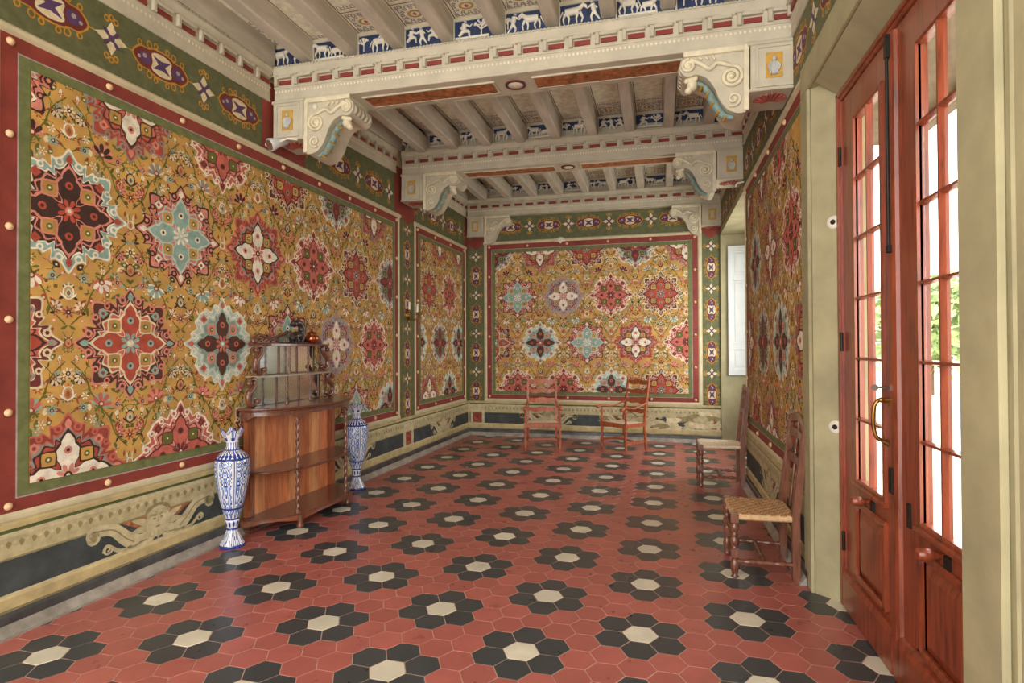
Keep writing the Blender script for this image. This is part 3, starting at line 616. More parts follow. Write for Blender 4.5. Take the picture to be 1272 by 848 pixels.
# ---------------------------------------------------------------- ceiling, beams, cornices
def zoff(x, y):
    ys = [(1.0, -0.04), (4.78, -0.005), (7.53, 0.086), (10.3, 0.082)]
    if y <= ys[0][0]: b = ys[0][1]
    elif y >= ys[-1][0]: b = ys[-1][1]
    else:
        for (a, p), (c, q_) in zip(ys, ys[1:]):
            if a <= y <= c: b = p + (q_ - p) * (y - a) / (c - a); break
    return b - 0.0080 * (x + 1.35)
mb = MB(); mb.box(-4.1, 1.9, NEAR, 10.75, 4.86, 5.1); ceiling = tag(mb.build('ceiling', LIMEWASH), 'painted joisted ceiling with blue relief panels between the joists', 'ceiling', kind='structure')
BEAMY = [4.78, 7.53, 10.28]; BW = 0.40; PITCH = 0.487; X0 = -3.76
xl_at = lambda y: -3.75 + (y - 2.4) * 0.015625
PROF = [(0.0, 4.08), (0.006, 4.085), (0.006, 4.10), (0, 4.105), (0, 4.212), (0.010, 4.216), (0.012, 4.226), (0.004, 4.232), (0.004, 4.325), (0.016, 4.335), (0.03, 4.36), (0.042, 4.385), (0.045, 4.40), (0.03, 4.41), (0.028, 4.425), (-0.10, 4.445), (-0.10, 4.70)]
mbD = MB(); mbD.box(-0.035, 0.0, 0.0, 0.092, 0, 0.032, 0, 0.006); mbD.box(0.0, 0.15, 0.066, 0.092, 0, 0.034, 0, 0.004); mbD.box(-0.052, 0.004, 0.092, 0.102, 0, 0.036, 0)
DENT = mbD.mesh('dentil', STUCCO)
mbD = MB(); mbD.box(0, 0.135, 0, 0.040, 0, 0.018, 0, 0.004); RBAR = mbD.mesh('red_inset', REDBAR)
def beads(parent, M, L):
    b = MB(); n = int(L / 0.034)
    for k in range(n): b.box(k * 0.034, k * 0.034 + 0.019, 4.409, 4.424, 0.027, 0.038)
    tag(b.build('bead_row', STUCCO, parent, M), kind='stuff')
def ticks(parent, M, L):
    P = Paint(); n = int(L / 0.036)
    for k in range(n): P.shape(0.018 + k * 0.036, 4.196, LEAF, 'parch2', 0, -pi / 2, 0.026, 0.06)
    P.build('leaf_pattern', M, parent)
def cornice_parts(parent, M, L):
    n = max(1, round(L / 0.2235)); st = L / n
    for k in range(n):
        link('dentil', DENT, parent, M @ Matrix.Translation((k * st + 0.05, 4.235, 0.004))); link('red_inset', RBAR, parent, M @ Matrix.Translation((k * st + 0.062, 4.243, 0.004)))
    beads(parent, M, L); ticks(parent, M, L)
def beamframe(y):
    a = Vector((xl_at(y), y, zoff(xl_at(y), y))); b = Vector((XR, y, zoff(XR, y)))
    return frame(a, b - a, (0, -1, 0)), (b - a).length
beams = []
for i, y in enumerate(BEAMY):
    M, L = beamframe(y); depth = BW if i < 2 else 0.12
    mb = MB(); prof = [(p[1], p[0]) for p in PROF]; back = [(4.70, -depth), (4.08, -depth)]
    mb.prism(prof + back, 0, L, (1, 2, 0))
    nm = ['second', 'third', 'end']
    o = tag(mb.build('ceiling_beam', STUCCO, None, M), ['nearest grey cream ceiling beam with red dentils and the largest corbels', 'middle grey cream ceiling beam behind the nearest one with red dentils', 'farthest ceiling beam lying along the end wall above the carpet panel'][i], 'beam', kind='structure')
    beams.append(o); I = Matrix.Identity(4); cornice_parts(o, I, L)
    if i < 2:   # soffit: two marbled fields and a rosette with a raised rim
        for a, b in ((0.93, 0.93 + 1.29), (2.60, 3.85)):
            mb = MB(); mb.box(a, b, 4.070, 4.082, -0.30, -0.10, 0, 0.004); mb.build('marbled_field', pm('terra'), o, I)
            mb = MB()
            for q in ((a - .02, b + .02, -0.10, -0.086), (a - .02, b + .02, -0.314, -0.30), (a - .02, a, -0.30, -0.10), (b, b + .02, -0.30, -0.10)): mb.box(q[0], q[1], 4.066, 4.082, q[2], q[3])
            mb.build('field_frame', STUCCO, o, I)
        c = (2.41, 4.08, -0.2); mb = MB(); mb.lathe([(0.095, 0.002), (0.095, -0.010), (0.075, -0.014), (0.07, -0.006)], (c[0], 4.08, c[2]), 24, axis=1); r = mb.build('rosette', simple('maroon_paint', (104, 44, 46), 0.5, 0.1), o, I)
        mb = MB(); mb.lathe([(0.07, 0.0), (0.07, -0.010), (0.03, -0.016), (0.01, -0.016)], (c[0], 4.08, c[2]), 20, axis=1); mb.build('rosette_centre', WHITEP, r, I); mb = MB(); mb.ball((c[0], 4.063, c[2]), 0.012); mb.build('rosette_pin', GOLDP, r, I)

# corbels under the beam ends: box with framed picture, scrolled bracket with volutes and a painted figure
def corbel(parent, M, flip, thick, big=True, z0=4.08):
    """M has u = 0 on the wall face, u pointing into the room along the beam, w = 0 on the beam face"""
    mb = MB(); mb.box(0, 0.335, 3.712, z0, -thick, 0.02, 0, 0.006); mb.box(-0.01, 0.36, z0 - 0.022, z0 + 0.004, -thick, 0.034, 0, 0.006); mb.box(0.0, 0.345, 3.69, 3.712, -thick, 0.04, 0, 0.006)
    for q in ((0.03, 0.30, 4.028, 4.048), (0.03, 0.30, 3.722, 3.742), (0.03, 0.05, 3.742, 4.028), (0.28, 0.30, 3.742, 4.028)): mb.box(q[0], q[1], q[2], q[3], 0.02, 0.03)
    c = mb.build('corbel', STUCCO, parent, M); I = Matrix.Identity(4)
    mb = MB(); mb.box(0.105, 0.225, 3.79, 3.985, 0.02, 0.027); mb.build('gold_panel', GOLDP, c, I)
    if big:
        mb = MB(); mb.ball((0.165, 3.865, 0.027), 0.036, 0.062, 0.016); mb.ball((0.165, 3.938, 0.03), 0.019, 0.022, 0.014)
        for sg in (-1, 1): mb.tube([(0.165 + sg * 0.02, 3.91, 0.03), (0.165 + sg * 0.042, 3.88, 0.03), (0.165 + sg * 0.03, 3.84, 0.034)], 0.010, 6)
        for k in range(-2, 3): mb.tube([(0.165 + k * 0.008, 3.90, 0.036), (0.165 + k * 0.014, 3.81, 0.036)], 0.006, 5)
        mb.build('figure_relief', simple('silver_relief', (196, 196, 190), 0.5, 0.1), c, I)
    else:
        mb = MB(); mb.box(0.135, 0.195, 3.82, 3.955, 0.027, 0.031); mb.build('grey_field', STUCCO, c, I)
    # shell under the box
    mb = MB()
    for k in range(9):
        a = radians(-80 + 20 * k); mb.tube([(0.17, 3.685, -0.16), (0.17 + 0.06 * sin(a), 3.677, -0.16 + 0.07 * cos(a)), (0.17 + 0.125 * sin(a), 3.685, -0.16 + 0.14 * cos(a))], [0.008, 0.016, 0.012], 6)
    mb.build('painted_shell', SHELLP, c, I)
    # bracket
    prof = [(0.345, z0), (0.345, 3.60), (0.37, 3.55), (0.42, 3.545)] + spline([(0.42, 3.545), (0.50, 3.58), (0.56, 3.66), (0.60, 3.76), (0.66, 3.85), (0.74, 3.89), (0.80, 3.88), (0.845, 3.90), (0.87, 3.95), (0.86, 4.01), (0.82, 4.045)], 4, False)[1:] + [(0.82, z0)]
    mb = MB(); mb.prism(prof, -thick + 0.02, 0.0, (0, 1, 2)); br = mb.build('scroll_bracket', STUCCO, c, I)
    mb = MB(); mb.box(0.345, 0.385, 3.56, z0, 0, 0.022, 0, 0.005); mb.box(0.385, 0.84, 4.035, z0, 0, 0.022, 0, 0.005); mb.build('bracket_frame', CREAMP, br, I)
    mb = MB(); mb.tube([(p[0], p[1], 0.012) for p in spiral(0.475, 3.84, 0.088, 0.010, radians(80), 2.3, 36)], 0.016, 7)
    mb.tube([(p[0], p[1], 0.012) for p in spline([(0.49, 3.93), (0.58, 3.96), (0.64, 3.92), (0.70, 3.96), (0.79, 4.01)], 6, False)], 0.018, 7)
    mb.tube([(p[0], p[1], 0.012) for p in spiral(0.80, 3.965, 0.055, 0.008, radians(90), -1.8, 26)], 0.014, 7)
    mb.tube([(p[0], p[1], 0.012) for p in spiral(0.46, 3.66, 0.06, 0.01, radians(-60), -1.4, 22)], 0.012, 7)
    mb.ball((0.475, 3.84, 0.015), 0.022); mb.ball((0.80, 3.965, 0.015), 0.018)
    for k in range(4): mb.tube([(0.60 + 0.05 * k, 3.99 + 0.006 * k, 0.01), (0.62 + 0.05 * k, 4.02, 0.012)], 0.010, 6)
    mb.build('volute_relief', CREAMP, br, I)
    # rolled end of the bracket and the bright creature crouching along its curve
    mb = MB()
    for k in range(5): mb.lathe([(0.02, 0), (0.052, 0.004), (0.052, 0.05), (0.02, 0.054)], (0.83, 3.955, -thick + 0.03 + k * (thick - 0.05) / 5), 14, axis=2)
    mb.build('rolled_end', STUCCO, br, I)
    if not big: return
    w = -thick / 2 + 0.02
    crv = spline([(0.44, 3.55), (0.52, 3.575), (0.58, 3.66), (0.63, 3.77), (0.69, 3.845), (0.75, 3.86)], 4, False)
    mb = MB(); mb.tube([(p[0] + 0.012, p[1] - 0.012, w + thick * 0.28) for p in crv], [0.7 * q for q in [0.02, 0.026, 0.032, 0.036, 0.042, 0.046, 0.05, 0.052, 0.052, 0.05, 0.048, 0.046, 0.042, 0.04, 0.036, 0.032, 0.03, 0.028, 0.026, 0.024, 0.02][:len(crv)]], 8); mb.build('painted_leaf', TURQ, br, I)
    mb = MB(); mb.ball((0.77, 3.83, w + thick * 0.28), 0.045, 0.05, 0.05); mb.ball((0.80, 3.79, w + thick * 0.28), 0.03, 0.028, 0.032)
    for k in range(5): mb.ball((0.745 + 0.018 * k, 3.875 - 0.004 * k, w + thick * 0.28 + 0.03), 0.02, 0.022, 0.02, 8, 5)
    mb.build('carved_mask', CREAMP, br, I)
    mb = MB()
    for k in range(5): t = crv[3 + k * 3]; mb.tube([(t[0] + 0.02, t[1] - 0.03, w + thick * 0.28 - 0.05), (t[0] + 0.035, t[1] - 0.05, w + thick * 0.28), (t[0] + 0.02, t[1] - 0.03, w + thick * 0.28 + 0.05)], 0.010, 6)
    mb.build('gilt_feathers', GOLDP, br, I)
for i, o in enumerate(beams):
    L = (Vector(o.data.vertices[0].co)).x; M, Lb = beamframe(BEAMY[i]); th = BW - 0.02 if i < 2 else 0.14
    corbel(o, Matrix.Identity(4), False, th, big=i < 2)
    corbel(o, Matrix(((-1, 0, 0, Lb), (0, 1, 0, 0), (0, 0, 1, 0), (0, 0, 0, 1))), True, th, big=i < 2)
M0 = beams[0]
mb = MB(); mb.lathe([(0.03, 0), (0.03, 0.006), (0.012, 0.008)], (0.46, 3.995, 0.0), 14); mb.build('white_disc', WHITEP, M0, Matrix.Translation((0, 0, 0.006)))

# side cornices between the beams
def segs(xf, rev):
    out = []
    for a, b in ((1.2, 4.78), (5.17, 7.53), (7.92, 10.29)):
        p, q_ = Vector((xf(a), a, zoff(xf(a), a))), Vector((xf(b), b, zoff(xf(b), b)))
        out.append((q_, p) if rev else (p, q_))
    return out
for nm, xf, rev, W, lab in (('trim_1', xl_at, False, (1, 0, 0), 'grey cream cornice with red dentils running along the left wall'), ('trim_2', lambda y: XR, True, (-1, 0, 0), 'grey cream cornice with red dentils running above the door wall')):
    root = bpy.data.objects.new(nm, None); COL.objects.link(root); tag(root, lab, 'cornice', kind='structure')
    for a, b in segs(xf, rev):
        U = (b - a).normalized(); V = Vector(W).cross(U).normalized(); Wv = U.cross(V); M = frame(a, U, Wv, V); L = (b - a).length
        mb = MB(); mb.prism([(p[1], p[0] + 0.01) for p in PROF] + [(4.70, -0.12), (4.08, -0.12)], 0, L, (1, 2, 0)); mb.build('cornice_run', STUCCO, root, M)
        cornice_parts(root, M @ Matrix.Translation((0, 0, 0.01)), L)

# joists, boards and relief panels
def capsule2(mb, a, b, r0, r1, d=0.5):
    n = 4; mb.tube([(a[0] + (b[0] - a[0]) * t / n, a[1] + (b[1] - a[1]) * t / n, 0.006) for t in range(n + 1)], [r0 + (r1 - r0) * t / n for t in range(n + 1)], 7)
def quadruped(mb, x, y, s, f=1):
    c = lambda a, b, r0, r1: capsule2(mb, (x + f * a[0] * s, y + a[1] * s), (x + f * b[0] * s, y + b[1] * s), r0 * s, r1 * s)
    c((-0.28, 0.05), (0.25, 0.07), 0.14, 0.15); c((0.22, 0.1), (0.42, 0.28), 0.11, 0.07); c((0.40, 0.29), (0.56, 0.20), 0.075, 0.045); c((0.40, 0.34), (0.43, 0.42), 0.02, 0.01)
    for lx, k in ((-0.3, -0.06), (-0.2, 0.08), (0.2, -0.05), (0.3, 0.1)): c((lx, 0), (lx + k, -0.2), 0.065, 0.04); c((lx + k, -0.2), (lx + k * 0.5, -0.38), 0.035, 0.03)
    c((-0.38, 0.1), (-0.5, -0.15), 0.03, 0.02)
def human(mb, x, y, s, f=1, seated=False):
    c = lambda a, b, r0, r1: capsule2(mb, (x + f * a[0] * s, y + a[1] * s), (x + f * b[0] * s, y + b[1] * s), r0 * s, r1 * s)
    c((0, 0), (0.06, 0.28), 0.10, 0.12); c((0.08, 0.38), (0.09, 0.42), 0.07, 0.07); c((0.12, 0.27), (0.28, 0.16), 0.05, 0.035); c((0.28, 0.16), (0.40, 0.26), 0.035, 0.03); c((0.02, 0.26), (-0.14, 0.12), 0.05, 0.035)
    if seated: c((0, 0), (0.24, -0.02), 0.09, 0.065); c((0.24, -0.02), (0.28, -0.28), 0.06, 0.04); c((-0.02, -0.02), (-0.2, -0.2), 0.08, 0.06)
    else: c((0, 0), (0.12, -0.22), 0.08, 0.055); c((0.12, -0.22), (0.08, -0.42), 0.05, 0.035); c((0, 0), (-0.12, -0.2), 0.08, 0.055); c((-0.12, -0.2), (-0.24, -0.38), 0.05, 0.035)
def plant(mb, x, y, s):
    r = random.Random(int(x * 977 + y * 31)); capsule2(mb, (x, y - 0.35 * s), (x + 0.02 * s, y + 0.2 * s), 0.035 * s, 0.025 * s)
    for k in range(9):
        a = r.uniform(0.1, pi - 0.1); b = (x + 0.3 * s * cos(a), y + (0.05 + 0.28 * sin(a)) * s); capsule2(mb, (x, y + r.uniform(-0.1, 0.2) * s), b, 0.02 * s, 0.045 * s)
RELIEF = []
for k in range(6):
    b = MB()
    if k == 0: quadruped(b, -0.06, 0.005, 0.21); human(b, 0.115, 0.0, 0.19, -1)
    elif k == 1: human(b, -0.10, -0.01, 0.19); quadruped(b, 0.06, 0.0, 0.2, -1); plant(b, -0.145, 0.0, 0.14)
    elif k == 2: plant(b, 0.08, 0.0, 0.22); human(b, -0.08, -0.01, 0.2, 1, True); capsule2(b, (-0.15, -0.07), (0.15, -0.072), 0.012, 0.012)
    elif k == 3: human(b, -0.11, 0.0, 0.18, 1, True); human(b, 0.0, 0.0, 0.18, -1); human(b, 0.11, 0.0, 0.18, -1, True)
    elif k == 4: quadruped(b, 0.05, 0.0, 0.2); human(b, 0.06, 0.06, 0.13, 1, True); plant(b, -0.11, 0.0, 0.18)
    else: quadruped(b, -0.07, 0.01, 0.19, -1); quadruped(b, 0.08, -0.02, 0.16); capsule2(b, (-0.15, -0.075), (0.15, -0.075), 0.01, 0.012)
    RELIEF.append(b.mesh('relief_figures', WHITEP))
RAILW = STUCCO
def board_paint(P, L, rr):
    """stencilled board, long side along v (0..L), 0.36 wide"""
    a, b = 0.03, 0.33
    P.rect_(0.0, 0.36, 0, L, 'parch2', 0)
    for u in (0.012, 0.345): P.rect_(u, u + 0.009, 0, L, 'iron', 1)
    cuts = [0.0, 0.36, L - 0.36, L] if rr % 3 else [0.0, 0.36, 0.36 + (L - 0.36) * 0.5, L]
    if rr % 3 == 2: cuts = [0.0, L - 0.36, L]
    for k, (p, q_) in enumerate(zip(cuts, cuts[1:])):
        P.rect_(a, b, p + 0.03, q_ - 0.03, 'parch', 1); P.rect_(0.012, 0.35, q_ - 0.012, q_ - 0.003, 'iron', 2)
        def sten(v, dirn):
            for j in range(9):
                u = a + 0.02 + (b - a - 0.04) * j / 8; h = 0.045 if j % 2 == 0 else 0.026
                P.stroke([(u - 0.012, v), (u - 0.012, v + dirn * h), (u + 0.012, v + dirn * h), (u + 0.012, v + dirn * 0.012)], 0.008, 'ink', 2)
            P.rect_(a + .01, b - .01, v - 0.004, v + 0.004, 'ink', 2)
        sten(p + 0.045, 1); sten(q_ - 0.045, -1)
        if q_ - p < 0.5:
            m = (p + q_) / 2
            for j in range(12): t = j * pi / 6; P.disc(0.18 + 0.115 * cos(t), m + 0.095 * sin(t), 0.018, 'ink', 2, n=7); P.disc(0.18 + 0.115 * cos(t), m + 0.095 * sin(t), 0.009, 'parch', 3, n=6)
            P.disc(0.18, m, 0.07, 'gold', 2, 0.055, 14); P.disc(0.18, m, 0.045, 'parch', 3, 0.035, 12); P.shape(0.18, m, BUD, 'rose', 4, 0, 0.05)
            for sg in (-1, 1): P.stroke([(0.18 + sg * 0.13, p + 0.05), (0.18 + sg * 0.13, q_ - 0.05)], 0.008, 'ink', 2)
bays = [(1.2, 4.78), (5.18, 7.53), (7.93, 10.28)]
for bi, (ya, yb) in enumerate(bays):
    yf = yb + 0.055; L = yf - ya
    for xa, xb in ((xl_at(ya) - 0.1, xl_at(yb) + 0.035), (XR - 0.03, XR + 0.1)):       # half joists along both walls
        mb = MB(); mb.box(xa, xb, ya, yb, 4.43, 4.70); o = mb.build('joist', STUCCO2, ceiling)
        for v_ in o.data.vertices: v_.co.z += zoff((xa + xb) / 2, v_.co.y)
    for k in range(11):
        xw = xl_at(yb); x = X0 + PITCH * k + (0.0 if bi == 0 else 0.04 if bi == 1 else 0.08)
        za, zb = zoff(x + 0.18, ya), zoff(x + 0.18, yf)
        def sk(mb): mb.v = [(p[0], p[1], p[2] + za + (zb - za) * (p[1] - ya) / (yf - ya)) for p in mb.v]; return mb
        if k < 10:
            P = Paint(); board_paint(P, L, (k * 7 + bi * 2) % 5)
            P.mb.v = [(x + p[0], yf - p[1], 4.672 - p[2] + za + (zb - za) * (L - p[1]) / L) for p in P.mb.v]
            P.mb.f = [f[::1] for f in P.mb.f]
            bd = MB(); bd.box(x - 0.03, x + 0.39, ya, yf, 4.674, 4.70); sk(bd); o = bd.build('ceiling_board', STUCCO2, ceiling); P.mb.build('stencil_painting', [pm(q_) for q_ in P.keys], o)
            mb = MB(); mb.box(x - 0.01, x + 0.37, yf - 0.004, yf + 0.03, 4.46, 4.68); mb.v = [(p[0], p[1], p[2] + zb) for p in mb.v]; fp = mb.build('relief_panel', BLUEP, ceiling)
            mb = MB(); mb.box(x - 0.01, x + 0.37, yf - 0.016, yf - 0.003, 4.64, 4.672, 0); mb.box(x - 0.004, x + 0.01, yf - 0.012, yf - 0.003, 4.47, 4.64); mb.v = [(p[0], p[1], p[2] + zb) for p in mb.v]; mb.build('panel_edging', STUCCO, fp)
            link('relief_figures', RELIEF[(k * 5 + bi * 3) % 6], fp, frame((x + 0.18, yf - 0.006, 4.555 + zb), (1, 0, 0), (0, -1, 0)) @ Matrix.Diagonal((1.06, 1.06, 1, 1)))
            if k < 9:
                mb = MB(); j0, j1 = x + 0.36, x + PITCH; mb.prism([(j0, 4.70), (j0, 4.49), (j0 + 0.010, 4.475), (j1 - 0.010, 4.475), (j1, 4.49), (j1, 4.70)], ya, yf, (0, 2, 1)); mb.build('joist', STUCCO2, ceiling).data.transform(Matrix.Identity(4))
                o = ceiling.children[-1]
                for v_ in o.data.vertices: v_.co.z += za + (zb - za) * (v_.co.y - ya) / (yf - ya)

# ---------------------------------------------------------------- the glazed double door
door = bpy.data.objects.new('door_1', None); COL.objects.link(door); tag(door, 'tall glazed double door of varnished reddish pine in the right wall', 'door', kind='structure')
XF = 1.13
mb = MB()
mb.box(XF, 1.20, 4.075, d1, 0, 3.264, 0, 0.008); mb.box(XF, 1.20, d0, 2.425, 0, 3.264, 0, 0.008); mb.box(XF, 1.20, d0, d1, 3.265, dz, 0, 0.008)
mb.box(XF - 0.012, XF + 0.02, 4.09, 4.12, 0, 3.32, 0, 0.006); mb.box(XF - 0.012, XF + 0.02, 2.38, 2.41, 0, 3.32, 0, 0.006); mb.box(XF - 0.012, XF + 0.02, 2.38, 4.12, 3.285, 3.315, 0, 0.006)
mb.build('door_frame', DOORWOOD, door)
PANE = None
def leaf(ya, yb, ga, gb):
    """ya < yb: edges of the leaf; ga < gb: edges of the glass"""
    z0, z1, gz0, gz1 = 0.012, 3.258, 0.87, 3.05; x0, x1 = 1.145, 1.183
    mb = MB()
    mb.box(x0, x1, ya, ga, z0, z1, 0, 0.004); mb.box(x0, x1, gb, yb, z0, z1, 0, 0.004)
    mb.box(x0, x1, ga, gb, gz1, z1); mb.box(x0, x1, ga, gb, 0.735, gz0); mb.box(x0, x1, ga, gb, z0, 0.28)
    # moulded bead round the glass
    for q in ((ga - 0.03, ga, gz0 - 0.03, gz1 + 0.03), (gb, gb + 0.03, gz0 - 0.03, gz1 + 0.03), (ga, gb, gz1, gz1 + 0.03), (ga, gb, gz0 - 0.03, gz0)): mb.box(x0 - 0.014, x0 + 0.01, q[0], q[1], q[2], q[3], 0, 0.009)
    mb.box(x0 - 0.028, x0 + 0.01, ga - 0.045, gb + 0.045, gz0 - 0.055, gz0 - 0.02, 0, 0.010)
    lf = mb.build('door_leaf', DOORWOOD, door)
    mb = MB(); pa, pb = ga - 0.03, gb + 0.03
    mb.box(x0 + 0.008, x1 - 0.01, pa, pb, 0.27, 0.74); r = [(pa + 0.03, 0.30), (pb - 0.03, 0.30), (pb - 0.03, 0.70), (pa + 0.03, 0.70)]; q = [(pa + 0.08, 0.35), (pb - 0.08, 0.35), (pb - 0.08, 0.65), (pa + 0.08, 0.65)]
    vs = [(x0 + 0.008, *p) for p in r] + [(x0 - 0.012, *p) for p in q]; mb.add(vs, [(4, 5, 6, 7)] + [(i, (i + 1) % 4, 4 + (i + 1) % 4, 4 + i) for i in range(4)]); mb.build('raised_panel', DOORWOOD, lf)
    mb = MB()
    for q in ((pa - 0.005, pa + 0.03, 0.27, 0.735), (pb - 0.03, pb + 0.005, 0.27, 0.735), (pa, pb, 0.705, 0.745), (pa, pb, 0.265, 0.30)): mb.box(x0 - 0.022, x0 + 0.01, q[0], q[1], q[2], q[3], 0, 0.010)
    mb.build('panel_moulding', DOORWOOD, lf)
    mb = MB(); mb.prism([(x0 + 0.01, 0.012), (x0 - 0.030, 0.012), (x0 - 0.030, 0.20), (x0 - 0.018, 0.235), (x0 + 0.01, 0.245)], ya + 0.01, yb - 0.01, (0, 2, 1)); mb.build('kick_board', DOORWOOD, lf)
    n = 6; h = (gz1 - gz0) / n; mid = (ga + gb) / 2
    mb = MB(); mb.prism([(x0 - 0.010, mid - 0.006), (x0 - 0.010, mid + 0.006), (x0 + 0.012, mid + 0.010), (x0 + 0.026, mid + 0.010), (x0 + 0.026, mid - 0.010), (x0 + 0.012, mid - 0.010)], gz0, gz1, (0, 1, 2)); mb.build('muntin', DOORWOOD, lf)
    for k in range(1, n):
        z = gz0 + h * k; mb = MB(); mb.prism([(x0 - 0.009, z - 0.006), (x0 - 0.009, z + 0.006), (x0 + 0.012, z + 0.011), (x0 + 0.025, z + 0.011), (x0 + 0.025, z - 0.011), (x0 + 0.012, z - 0.011)], ga, gb, (0, 2, 1)); mb.build('muntin', DOORWOOD, lf)
    for k in range(n):
        for a, b in ((ga, mid), (mid, gb)):
            mb = MB(); mb.box(x0 + 0.014, x0 + 0.017, a + 0.008, b - 0.008, gz0 + h * k + 0.009, gz0 + h * (k + 1) - 0.009); mb.build('pane', GLASS, lf)
    # turned peg on the lock rail with its iron keeper
    py = mid + 0.02; mb = MB(); mb.lathe([(0.016, -0.10), (0.026, -0.095), (0.028, -0.05), (0.018, -0.03), (0.016, 0.0)], (x0, py, 0.785), 12, axis=0); mb.build('turned_peg', DOORWOOD, lf)
    mb = MB(); mb.box(x0 - 0.012, x0 + 0.002, py - 0.075, py - 0.03, 0.74, 0.80, 0, 0.004); mb.build('iron_keeper', IRON, lf)
    return lf
l1 = leaf(3.255, 4.072, 3.41, 3.83); l2 = leaf(2.428, 3.249, 2.56, 2.96)
mb = MB(); mb.prism([(1.146, 3.19), (1.128, 3.195), (1.118, 3.215), (1.118, 3.265), (1.128, 3.285), (1.146, 3.29)], 0.05, 3.25, (0, 1, 2)); mb.build('astragal', DOORWOOD, l2)
mb = MB(); mb.tube([(1.108, 3.225, 2.15), (1.108, 3.225, 3.22)], 0.008, 8); mb.box(1.10, 1.12, 3.21, 3.24, 3.12, 3.24, 0, 0.003); mb.box(1.10, 1.12, 3.212, 3.238, 2.14, 2.18, 0, 0.003); mb.build('bolt_rod', IRON, l2)
mb = MB(); mb.box(1.108, 1.119, 3.222, 3.262, 0.93, 1.06, 0, 0.003); mb.box(1.135, 1.146, 3.09, 3.12, 0.80, 0.92, 0, 0.003); mb.build('lock_plate', IRON, l2)
mb = MB(); mb.lathe([(0.02, -0.006), (0.02, 0)], (1.145, 3.34, 1.385), 14, axis=0); mb.tube(spline([(1.145, 1.385), (1.10, 1.39), (1.075, 1.36), (1.07, 1.27), (1.085, 1.20), (1.11, 1.18)], 4, False) and [(p[0], 3.34 + 0.012 * (1.385 - p[1]) / 0.2, p[1]) for p in spline([(1.145, 1.385), (1.10, 1.39), (1.075, 1.36), (1.07, 1.27), (1.085, 1.20), (1.11, 1.18)], 4, False)], 0.010, 8)
mb.tube([(1.11, 3.352, 1.18), (1.147, 3.352, 1.16)], [0.010, 0.014], 8); mb.build('door_handle', BRASS, l1)
mb = MB(); mb.tube([(1.145, 3.345, 1.455), (1.085, 3.345, 1.455)], 0.005, 6); mb.lathe([(0.016, -0.003), (0.016, 0.003)], (1.08, 3.345, 1.455), 12, axis=1); mb.build('key', STEEL, l1)
mb = MB(); mb.tube([(1.118, 3.235, 1.40), (1.075, 3.235, 1.40)], 0.006, 6); mb.ball((1.07, 3.235, 1.40), 0.014); mb.build('latch_knob', BRASS, l2)
for z in (0.42, 1.7, 2.9):
    mb = MB(); mb.lathe([(0.010, -0.06), (0.010, 0.06)], (1.128, 4.075, z), 10); mb.build('hinge', IRON, l1)

# ---------------------------------------------------------------- window in the recess, its shutter folded back on the far reveal
win = bpy.data.objects.new('window_1', None); COL.objects.link(win); tag(win, 'white window in the far right recess with one panelled shutter folded back', 'window', kind='structure')
mb = MB(); x0, x1 = 1.62, 1.68
for q in ((W0, W0 + .07, WZ0, WZ1), (W1 - .07, W1, WZ0, WZ1), ((W0 + W1) / 2 - .06, (W0 + W1) / 2 + .06, WZ0, WZ1), (W0, W1, WZ0, WZ0 + .07), (W0, W1, WZ1 - .07, WZ1), (W0, W1, 2.55, 2.61)): mb.box(x0, x1, q[0], q[1], q[2], q[3], 0, 0.006)
mb.build('window_frame', SHUTTER, win)
for a, b in ((W0 + .07, (W0 + W1) / 2 - .06), ((W0 + W1) / 2 + .06, W1 - .07)):
    for c, d in ((WZ0 + .07, 2.55), (2.61, WZ1 - .07)): mb = MB(); mb.box(1.648, 1.652, a, b, c, d); mb.build('pane', GLASS, win)
mb = MB(); sx0, sx1, sy0, sy1 = 1.115, 1.585, 10.305, 10.34
for q in ((sx0, sx0 + .075, 1.18, 3.40), (sx1 - .075, sx1, 1.18, 3.40), (sx0 + .0755, sx1 - .0755, 1.18, 1.29), (sx0 + .0755, sx1 - .0755, 1.62, 1.71), (sx0 + .0755, sx1 - .0755, 2.80, 2.90), (sx0 + .0755, sx1 - .0755, 3.31, 3.40)): mb.box(q[0], q[1], sy0, sy1, q[2], q[3], 0, 0.004)
sh = mb.build('shutter_leaf', SHUTTER, win)
for c, d in ((1.29, 1.62), (1.71, 2.80), (2.90, 3.31)):
    mb = MB(); mb.box(sx0 + .077, sx1 - .077, sy0 + 0.015, sy1 - 0.006, c + .001, d - .001); mb.box(sx0 + .11, sx1 - .11, sy0 + 0.006, sy0 + 0.02, c + .04, d - .04, 0, 0.008); mb.build('shutter_panel', SHUTTER, sh)
mb = MB(); mb.tube([(1.0, 7.44, 3.70), (0.93, 7.48, 3.70), (0.915, 7.50, 3.685), (0.915, 7.50, 3.66)], 0.012, 8); mb.build('curtain_hook', WHITEP, wall_right)

